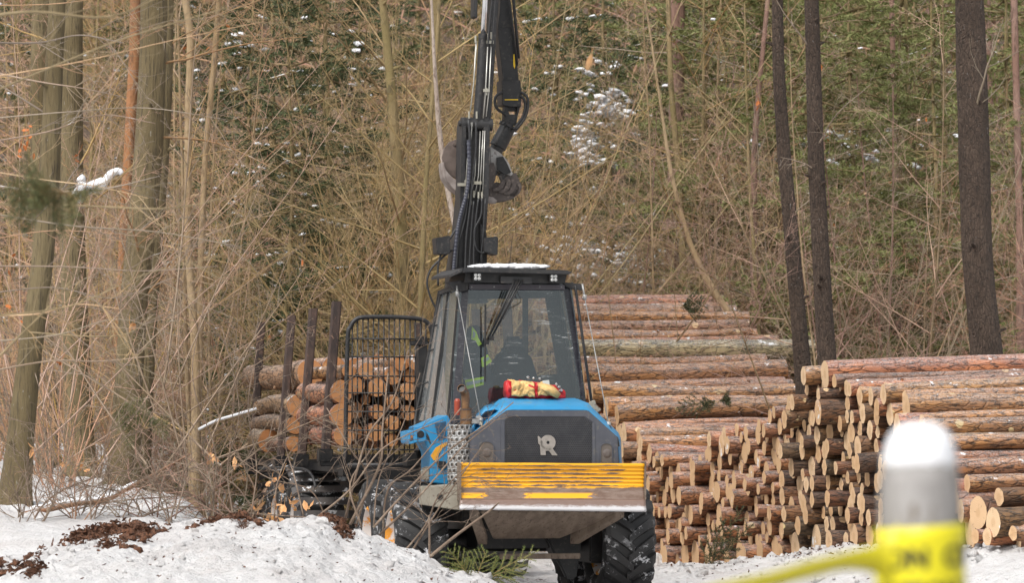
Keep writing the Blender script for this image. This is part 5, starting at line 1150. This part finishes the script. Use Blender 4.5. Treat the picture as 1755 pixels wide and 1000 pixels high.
# ---- clumps of snow caught on branches
mb = MB(); rr_ = random.Random(12)
for i in range(80):
    px = rr_.uniform(0, 1755); py = rr_.uniform(0, 640); d = rr_.uniform(57, 80)
    c = P(px, py, d)
    if c.z < gz(c.x, c.y)+.3: continue
    s_ = abs(rr_.gauss(.01, .02))+.010; mb.blob(c, s_, i, 4, .45, .6)
    if rr_.random() < .3: mb.blob(c+V((s_*1.2, 0, s_*.3)), s_*.8, i+9, 4, .5, .6)
for i in range(420):
    cx, cy, sx_, sy_ = rr_.choice(((1030,210,30,60),(1050,440,50,22),(1070,460,50,18),(990,425,20,12),(1000,250,14,20),(1040,180,16,12),(1400,250,60,12),(1110,470,30,14)))
    c = P(rr_.gauss(cx, sx_), rr_.gauss(cy, sy_), rr_.uniform(66, 72)); s_ = rr_.uniform(.02, .085); mb.blob(c, s_, i, 4, .5, .9); mb.blob(c+V((s_*1.1, .05, -s_*.5)), s_*.8, i+5, 4, .5, .9)
tag(obj('branch_snow', mb, M_purelow, smooth=True), 'small clumps of snow caught on twigs and boughs', 'snow', kind='stuff')
mb = MB(); q_ = [P(x, y, 54.6) for x, y in ((130,338),(140,325),(158,318),(178,312),(190,298),(203,293),(209,298))]
mb.tube(spline(q_, 5), [.03+.05*math.sin(min(1, (31-i)/31*1.4)*2.6)*(1 if i < 16 else .45) for i in range(31)], 9)
for x, y, s_ in ((134,332,.09),(145,322,.10),(140,308,.07),(155,322,.07),(137,340,.06)): mb.blob(P(x, y, 54.6), s_, x, 5, .8, .5)
tag(obj('snow_clump', mb, M_purelow, smooth=True), 'hanging white clump of snow with a curved tail on the upright left trunk', 'snow clump')
# ---- dry leaves on twigs
def leaves(name, spots, mat, label, cat, s0=.03):
    mb = MB(); r = random.Random(len(spots)*7)
    for px, py, d, n, spx, spy in spots:
        for k in range(n):
            c = P(r.gauss(px, spx), r.gauss(py, spy), d+r.uniform(-.3,.3)); a = (rvec(r)+V((0,0,-.6))).normalized()*s0*r.uniform(.7,1.6); b = a.cross(rvec(r)).normalized()*s0*r.uniform(.4,.8); n_ = a.cross(b).normalized()*s0*.2
            mb.add([c-a, c-a*.3+b+n_, c+a*.5+b*.8, c+a*1.1, c+a*.5-b*.8, c-a*.3-b+n_, c], [(0,1,6),(1,2,6),(2,3,6),(3,4,6),(4,5,6),(5,0,6)])
            if r.random() < .5: mb.tube([c-a, c-a+V((r.uniform(-.05,.05), 0, .12))], .002, 3, cap=False)
    return tag(obj(name, mb, mat), label, cat, kind='stuff')
leaves('dry_leaves', [(48,225,50,5,6,14),(35,262,50,8,12,8),(105,230,50,3,4,8),(128,275,50,3,4,5),(92,312,50,2,2,3),(30,540,50,3,8,8),(100,625,50,2,3,3),(20,460,50,3,10,10),(1405,120,60,2,3,3),(1420,235,60,3,6,6),(330,70,56,3,40,30),(880,640,60,5,60,60),(1300,170,60,3,3,6),(600,330,60,6,120,100),(1500,300,64,8,150,120)], M_leafd, 'orange dead leaves hanging on twigs', 'leaves', .035)
leaves('pale_leaves', [(225,560,46,2,4,2),(475,835,46,4,8,6),(500,862,46,4,10,6),(415,820,46,3,5,4),(438,875,46,4,12,6),(540,868,46,3,8,5),(470,890,44,4,16,5),(405,800,46,2,4,6),(360,790,46,4,10,8),(130,800,46,4,14,8),(55,770,46,2,3,6),(410,900,44,3,10,5),(485,872,45,4,6,4)], M_leaf, 'pale tan withered leaves on the shrub before the wagon', 'leaves', .05)
o = leaves('seed_clusters', [(590,470,59,70,30,45),(640,440,59,60,22,40),(560,500,59,30,24,24),(1465,330,62,16,20,16)], nmat('tan_seeds', (.40,.25,.13), (.33,.20,.11), 9), 'hanging bunches of dry tan seeds behind the wagon', 'seeds', .022)
# ---- near twigs in front of the wagon and the wheels, rooted in the bank
def stick_shrub(name, roots, d, label, seed, mat=M_stick, kids=(6,4), cat='shrub'):
    r = random.Random(seed); st = MB(); tw = MB(); base = P(*roots[0][0][0], d)
    for pts, w_ in roots:
        q_ = [P(x, y, d+.15*math.sin(i+x)) for i, (x, y) in enumerate(pts)]; q_ = spline(q_, 5); q_ = [p-base for p in q_]; n = len(q_)
        st.tube(q_, [w_*d/F/2*(1-.6*i/n) for i in range(n)], 6)
        for k in range(kids[0]):
            i = r.randrange(3, n-1); dd = (q_[i+1]-q_[i-1]).normalized(); ax = dd.cross(V((0,1,0)))*r.choice((-1,1)); KM.clear()
            grow(tw, r, q_[i], (dd+ax*r.uniform(.3,1.1)+V((0, r.uniform(-.3,.3), 0))).normalized(), r.uniform(.25, .85), .0045, 1, .13, .01, (kids[1], 3, 2), (25,55), .5, seg=.07)
    e = thing(name, label, cat, base); obj('stems', st, mat, e, smooth=True)
    if tw.v: obj('twigs', tw, mat, e, smooth=True)
    return e
stick_shrub('bare_shrub', [([(592,890),(606,830),(632,745),(672,690),(700,600)],5),([(600,900),(650,800),(655,740),(665,640)],6),([(640,905),(690,850),(760,780),(830,730),(880,690)],5),([(650,918),(720,850),(790,770),(850,720)],4),
    ([(610,905),(630,820),(600,770),(560,700)],4),([(620,905),(600,830),(640,760),(600,740)],4),([(655,930),(665,840),(710,800),(790,700)],4),([(640,905),(650,820),(690,730),(720,640)],3),([(700,955),(760,860),(830,760)],4),
    ([(690,950),(730,900),(752,850),(800,800)],4),([(540,890),(600,840),(650,775),(700,745),(760,720)],4)], 42.3, 'tangle of dark bare sticks before the left wheels', 3, kids=(6,3))
stick_shrub('cut_stick', [([(722,968),(780,920),(835,880),(855,862)],7)], 42.0, 'thick bare stick slanting up from the snow toward the blade', 4, kids=(1,1), cat='stick')
stick_shrub('cut_stick', [([(736,970),(736,900),(735,884)],5)], 42.1, 'short upright broken stick before the left front wheel', 5, kids=(3,2), cat='stick')
stick_shrub('bare_shrub', [([(520,885),(505,820),(490,770),(480,720)],3),([(470,890),(475,830),(495,780),(530,740)],3),([(430,885),(440,800),(425,700),(440,600)],3),([(400,890),(390,800),(410,700),(380,560)],3),
    ([(360,885),(370,780),(330,650),(350,520)],3),([(300,890),(320,800),(300,700),(280,560)],3),([(440,885),(400,830),(330,800),(270,790)],3),([(560,890),(530,840),(460,820),(400,780)],3)], 42.8, 'thin bare twigs before the loaded wagon', 6, kids=(6,3))
stick_shrub('bare_shrub', [([(40,930),(80,860),(160,820),(260,800)],4),([(60,935),(120,880),(200,860),(330,850)],4),([(100,920),(60,850),(90,760),(60,640)],3),([(150,915),(190,840),(180,760),(230,660)],3),([(200,905),(250,830),(340,800),(420,740)],3),([(250,900),(220,850),(140,830),(60,800)],3),([(330,895),(360,840),(350,760),(400,680)],3),
    ([(120,915),(150,850),(110,760),(130,650)],3),([(380,890),(330,850),(250,820),(160,790)],3),([(210,900),(300,870),(420,880),(560,890)],4)], 43.2, 'low tangle of twigs over the snow below the left trunks', 7, kids=(9,4))
for i in range(9):
    q = random.Random(900+i); x0 = 20+48*i+q.uniform(-15, 15); y0 = 915-.03*x0; rts = []
    for k in range(5): a = q.uniform(.5, 2.7); L = q.uniform(60, 190); rts.append(([(x0+q.uniform(-8,8), y0), (x0+L*.35*math.cos(a)+q.uniform(-8,8), y0-L*.4*math.sin(a)), (x0+L*.7*math.cos(a)+q.uniform(-15,15), y0-L*.72*math.sin(a)), (x0+L*math.cos(a), y0-L*math.sin(a))], q.uniform(2, 3.2)))
    stick_shrub('bare_shrub', rts, 43.0+q.uniform(-.4, .8), 'small bunch of bare twigs poking from the snow bank at the left', 950+i, [M_stick, M_twig[3], M_twig[2]][i % 3], kids=(4,3))['group'] = 'bunches of twigs along the snow bank'
# ---- fallen pole with snow along its top
mb = MB(); q_ = spline([P(x, y, 44.0) for x, y in ((38,884),(120,866),(180,858),(212,842),(262,815),(326,779))], 6); mb.tube(q_, [.035*(1-.6*i/len(q_)) for i in range(len(q_))], 9)
e = thing('fallen_branch', 'long orange brown fallen branch with snow along its top at the left', 'branch', q_[0]); mb.v = [tuple(V(v)-q_[0]) for v in mb.v]; obj('wood', mb, nmat('wet_brown_branch', (.20,.09,.04), (.13,.07,.035), 9, rough=.6), e, smooth=True)
mb = MB(); mb.tube([p-q_[0]+V((0,0,.04*(1-.5*i/len(q_)))) for i, p in enumerate(q_[1:22])], [(.032+.010*mnoise.noise(V((i*.7, 0, 1))))*(1-.6*i/24) for i in range(21)], 8); obj('snow', mb, M_purelow, e, smooth=True)
mb = MB(); q_ = spline([P(x, y, 54) for x, y in ((340,740),(370,725),(400,716),(440,704))], 6); mb.tube(q_, .022, 7); e = thing('fallen_branch', 'pale snow covered branch beside the rearmost stake', 'branch', q_[0]); mb.v = [tuple(V(v)-q_[0]) for v in mb.v]; obj('wood', mb, M_tb_tan, e, smooth=True)
mb = MB(); mb.tube([p-q_[0]+V((0,-.01,.022)) for p in q_], .02, 7); obj('snow', mb, M_purelow, e, smooth=True)
# ---- spruce boughs
def bough(name, base, tips, d, mat, label, seed, nl=.028, den=150, w_=.0022):
    r = random.Random(seed); st = MB(); nd = MB(); b0 = P(*base, d)
    def needles(a, b):
        n = int((b-a).length*den*4)
        ax = (b-a).normalized()
        for i in range(n):
            c = a.lerp(b, i/n); s_ = (ax*.75+rvec(r)*.8).normalized(); q_ = s_.cross(rvec(r)).normalized()*w_; nd.add([c-q_, c+q_, c+s_*nl*r.uniform(.7,1.2)], [(0,1,2)])
    for (x, y) in tips:
        e = P(x, y, d+r.uniform(-.4,.3)); pts = [b0, b0.lerp(e, .5)+V((0,0,.02)), e]; st.tube([p-b0 for p in pts], [.006,.004,.002], 5); needles((pts[0]-b0).lerp(pts[1]-b0, .3), pts[1]-b0); needles(pts[1]-b0, pts[2]-b0)
        for k in range(9):
            t = .25+.7*k/9; c = (e-b0)*t; dd = (e-b0).normalized(); s_ = dd.cross(V((0,1,0)))*(-1)**k; L = .24*(1.1-t)+.05; ee = c+(dd*.75+s_*.7+V((0,r.uniform(-.3,.3),0))).normalized()*L; st.tube([c, ee], [.003,.0015], 4); needles(c, ee)
    o = thing(name, label, 'branch', b0); obj('twig', st, nmat('bough_wood', (.30,.19,.08), (.36,.24,.11), 9), o); obj('needles', nd, mat, o); return o
M_bn = nmat('fresh_spruce_needles', (.12,.165,.035), (.20,.235,.065), 6, rough=.6)
bough('spruce_branch', (812,1005), [(922,945),(880,990),(768,942),(905,968),(835,945),(790,965)], 41.6, M_bn, 'bright green spruce branch lying before the machine at the bottom', 3)
bough('spruce_branch', (1200,985), [(1290,900),(1245,890),(1262,930),(1275,870)], 53.0, nmat('dark_bough', (.030,.045,.018), (.06,.075,.03), 6), 'dark green spruce bough hanging on the cut log ends', 4, .05, 60, .005)
bough('spruce_branch', (1230,690), [(1160,700),(1250,686),(1205,695)], 57.6, nmat('dark_bough', (.030,.045,.018), (.06,.075,.03), 6), 'small green sprig lying on the far side on logs', 5, .05, 60, .005)
bough('spruce_branch', (1165,528), [(1210,520),(1200,534),(1180,525)], 60.2, nmat('dark_bough', (.030,.045,.018), (.06,.075,.03), 6), 'green sprig lying on the topmost far log', 6, .05, 60, .005)
bough('pine_branch', (250,735), [(205,705),(225,690),(262,720),(285,735),(215,745)], 48, nmat('olive_bough', (.075,.085,.03), (.12,.13,.045), 6), 'olive pine tuft before the thickest left trunk', 8, .075, 45, .0035)
bough('pine_branch', (110,330), [(40,315),(20,350),(90,352),(60,330),(130,345)], 22, nmat('olive_bough', (.075,.085,.03), (.12,.13,.045), 6), 'blurred green pine tuft close to the camera at the left', 9, .06, 60, .003)
# ---- out of focus twigs near the camera, upper left
def near_twig(pts, d, w_, label, seed):
    stick_shrub('hanging_branch', [(pts, w_)], d, label, seed, nmat('near_olive_twig', (.20,.15,.075), (.28,.21,.11), 5), kids=(7,3), cat='branch')
near_twig([(-40,30),(60,20),(190,28),(300,-20)], 27, 6, 'blurred dark twig crossing the top left corner', 21)
near_twig([(-40,350),(120,352),(260,358),(330,352),(420,330)], 28, 4, 'blurred pale twig crossing the left trunks horizontally', 22)
near_twig([(-40,170),(100,110),(230,60),(400,10)], 29, 4, 'blurred twig rising across the upper left trunks', 23)
near_twig([(-40,545),(120,525),(250,470),(380,440)], 29, 3, 'blurred twig crossing the left trunks at mid height', 24)
near_twig([(-40,650),(30,580),(90,520),(130,470)], 30, 5, 'blurred slanting stem at the lower far left', 25)
near_twig([(50,570),(150,577),(220,572),(262,540)], 44, 3, 'thin curved tan twig before the thickest left trunk', 26)

for i in range(15):
    q = random.Random(700+i); y0 = 20+i*44+q.uniform(-15, 15); sl = q.uniform(-.25, .25); x1 = q.uniform(180, 460); pts = [(-50, y0), (x1*.3, y0+sl*x1*.3+q.uniform(-18,18)), (x1*.65, y0+sl*x1*.65+q.uniform(-22,22)), (x1, y0+sl*x1+q.uniform(-30,30))]
    stick_shrub('hanging_branch', [(pts, q.uniform(2, 3.6))], q.uniform(30, 42), 'thin tan branch reaching in from the left before the trunks', 720+i, M_twig[(0,3,3)[i % 3]], kids=(8,4), cat='branch')['group'] = 'thin branches reaching in from the left'

big_trunk('deciduous_tree', [(738,-30,4),(744,100,6),(752,220,9),(761,290,9),(769,340,9),(783,400,9),(792,470,10),(796,560,11)], 55.5, tree_bark('pale_pinkish_bark', (.36,.28,.23), (.46,.38,.32), (.18,.13,.10), (1,1,.5), 20), 'slender pale whitish sapling bending just left of the grapple', 51, 1, 6, 3)
def lone_leaf(px, py, d, s_, label):
    mb = MB(); c0 = P(px, py, d); q_ = [(-.1,1),(.25,.6),(.38,.1),(.3,-.5),(.05,-1),(-.25,-.55),(-.36,0),(-.28,.6)]
    vs = [V((a*s_, .12*s_*math.sin(a*5), b*s_)) for a, b in q_]+[V((0,-.15*s_,0))]; mb.add(vs, [(i, (i+1) % 8, 8) for i in range(8)]); mb.tube([vs[0], vs[0]+V((-.1*s_,0,.5*s_))], .03*s_, 4)
    o = obj('dry_leaf', mb, M_leaf, smooth=True, loc=c0); o.rotation_euler = (0, .35, .3); tag(o, label, 'leaf')
lone_leaf(1010, 107, 26, .062, 'single blurred orange leaf hanging in the air right of the crane')
lone_leaf(224, 562, 44, .055, 'pale curled leaf before the thickest left trunk')
# ------------------------------------------------------------------ post with warning tape, close to the camera
PD = 8.6; pw = lambda px, py, dd=0: P(px, py, PD+dd)
c0 = pw(1577, 800); Rp = .0665*8.6/6.7; zg_ = gz(c0.x, PD)
post = thing('post', 'weathered grey round post wrapped in yellow tape close to the camera', 'post', (c0.x, PD, zg_))
mb = MB(); zt_ = pw(0, 800).z-zg_; prof = [(-.3, Rp*1.06), (0, Rp*1.05), (.5, Rp*1.04), (zt_-.03, Rp*.97), (zt_+.02, Rp*.86), (zt_+.05, Rp*.5), (zt_+.055, 0)]
rings = []; n = 40
fine = []
for k in range(len(prof)-1):
    for j in range(8): t = j/8; fine.append((prof[k][0]*(1-t)+prof[k+1][0]*t, prof[k][1]*(1-t)+prof[k+1][1]*t))
for z, r_ in fine: rings.append([V((r_*math.cos(a)*(1+.02*mnoise.noise(V((math.cos(a)*3, math.sin(a)*3, z*4)))), r_*math.sin(a)*(1+.02*mnoise.noise(V((math.cos(a)*3, math.sin(a)*3, z*4)))), z)) for a in [2*math.pi*k/n for k in range(n)]])
mb.loft(rings); obj('shaft', mb, nmat('weathered_grey_wood', (.13,.115,.105), (.34,.325,.315), 5, stretch=(1.6,1.6,.6), rough=.85, bump=.5, c3=(.16,.13,.10)), post, smooth=True)
mb = MB(); rings = []
zs0 = zt_-.002
for k in range(13):
    t = k/12; rr_ = Rp*.90*math.cos(t*math.pi/2)**.62+1e-4; zz = zs0+.092*math.sin(t*math.pi/2)
    rings.append([V((rr_*math.cos(a)*(1+.04*mnoise.noise(V((math.cos(a)*2, math.sin(a)*2, zz*20)))), rr_*math.sin(a), zz)) for a in [2*math.pi*j/32 for j in range(32)]])
mb.loft(rings); sc_o = obj('snow_cap', mb, M_purelow, smooth=True, loc=(c0.x, PD, zg_)); sc_o.name = 'snow'; tag(sc_o, 'rounded white snow cap sitting on the grey post', 'snow', kind='stuff')
def tape_mat():
    t = NT('yellow_tape'); t.color(t.mix(t.noise(t.coord('Object'), 9, 3), (.66,.58,.010), (.72,.64,.015))); t.rough(.4); return t.m
M_tape = tape_mat()
tp = thing('warning_tape', 'yellow warning tape with black lettering wound round the grey post and strung left', 'warning tape', (c0.x, PD, zg_))
mb = MB(); y0 = pw(0, 902).z-zg_; y1 = y0-.32
def tape_pt(a, z): rr_ = Rp*1.055+.0018+.0015*math.sin(a*5+z*60); return V((rr_*math.cos(a), rr_*math.sin(a), z+.006*math.cos(a)))
mb.grid(64, 16, lambda u, v: tape_pt(2*math.pi*u, y0+(y1-y0)*v)); o = obj('wrap', mb, M_tape, tp, smooth=True)
mb = MB(); q_ = [(1555,962),(1500,978),(1440,975),(1380,985),(1300,998),(1220,1012),(1000,1060)]
top_ = [P(x, y-15, PD-.02+.0*i)-V((c0.x, PD, zg_)) for i, (x, y) in enumerate(q_)]; bot = [P(x, y+ (24 if i < 6 else 20), PD+.02)-V((c0.x, PD, zg_)) for i, (x, y) in enumerate(q_)]
top_ = [P(x, y, PD+dd)-V((c0.x, PD, zg_)) for x, y, dd in ((1540,900,-.07),(1500,935,-.10),(1450,948,-.1),(1390,962,-.06),(1310,985,0),(1230,1003,.05),(900,1080,.3))]
bot = [P(x, y, PD+dd)-V((c0.x, PD, zg_)) for x, y, dd in ((1540,1010,-.07),(1500,985,-.06),(1450,978,-.04),(1390,992,.0),(1310,1012,.05),(1230,1030,.1),(900,1110,.35))]
a_, b_ = spline(top_, 6), spline(bot, 6); mb.loft([a_, b_], cap=False, close=False); o2 = obj('loose_strip', mb, M_tape, tp, smooth=True)
for o_ in (o, o2): m_ = o_.modifiers.new('s', 'SOLIDIFY'); m_.thickness = .0006
# lettering printed round the wrap
def word(txt, z, size, a_mid):
    cu = bpy.data.curves.new('lettering', 'FONT'); cu.body = txt; cu.size = size; cu.align_x = 'CENTER'; cu.resolution_u = 2; cu.offset = size*.045
    to = bpy.data.objects.new('tmp', cu); C.objects.link(to); dg = bpy.context.evaluated_depsgraph_get(); me = bpy.data.meshes.new_from_object(to.evaluated_get(dg)); bpy.data.objects.remove(to)
    bm = bmesh.new(); bm.from_mesh(me); bmesh.ops.subdivide_edges(bm, edges=[e for e in bm.edges if e.calc_length() > .006], cuts=3)
    rr_ = Rp*1.055+.0045
    for v in bm.verts: a = a_mid+v.co.x/rr_; zz = z+v.co.y*1.0; v.co = V((rr_*math.cos(a), rr_*math.sin(a), zz+.006*math.cos(a)))
    bm.to_mesh(me); bm.free(); me.materials.clear(); me.materials.append(M_black); me.name = 'lettering'; l_ = bpy.data.objects.new('lettering', me); C.objects.link(l_); l_.parent = o
word('CAUTION  CAUTION', y0-.082, .056, -math.pi/2+.25); word('CAUTION  CAUTION  CAUTION', y0-.150, .050, -math.pi/2-.35); word('CAUTION  CAUTION', y0-.24, .06, -math.pi/2+.2)
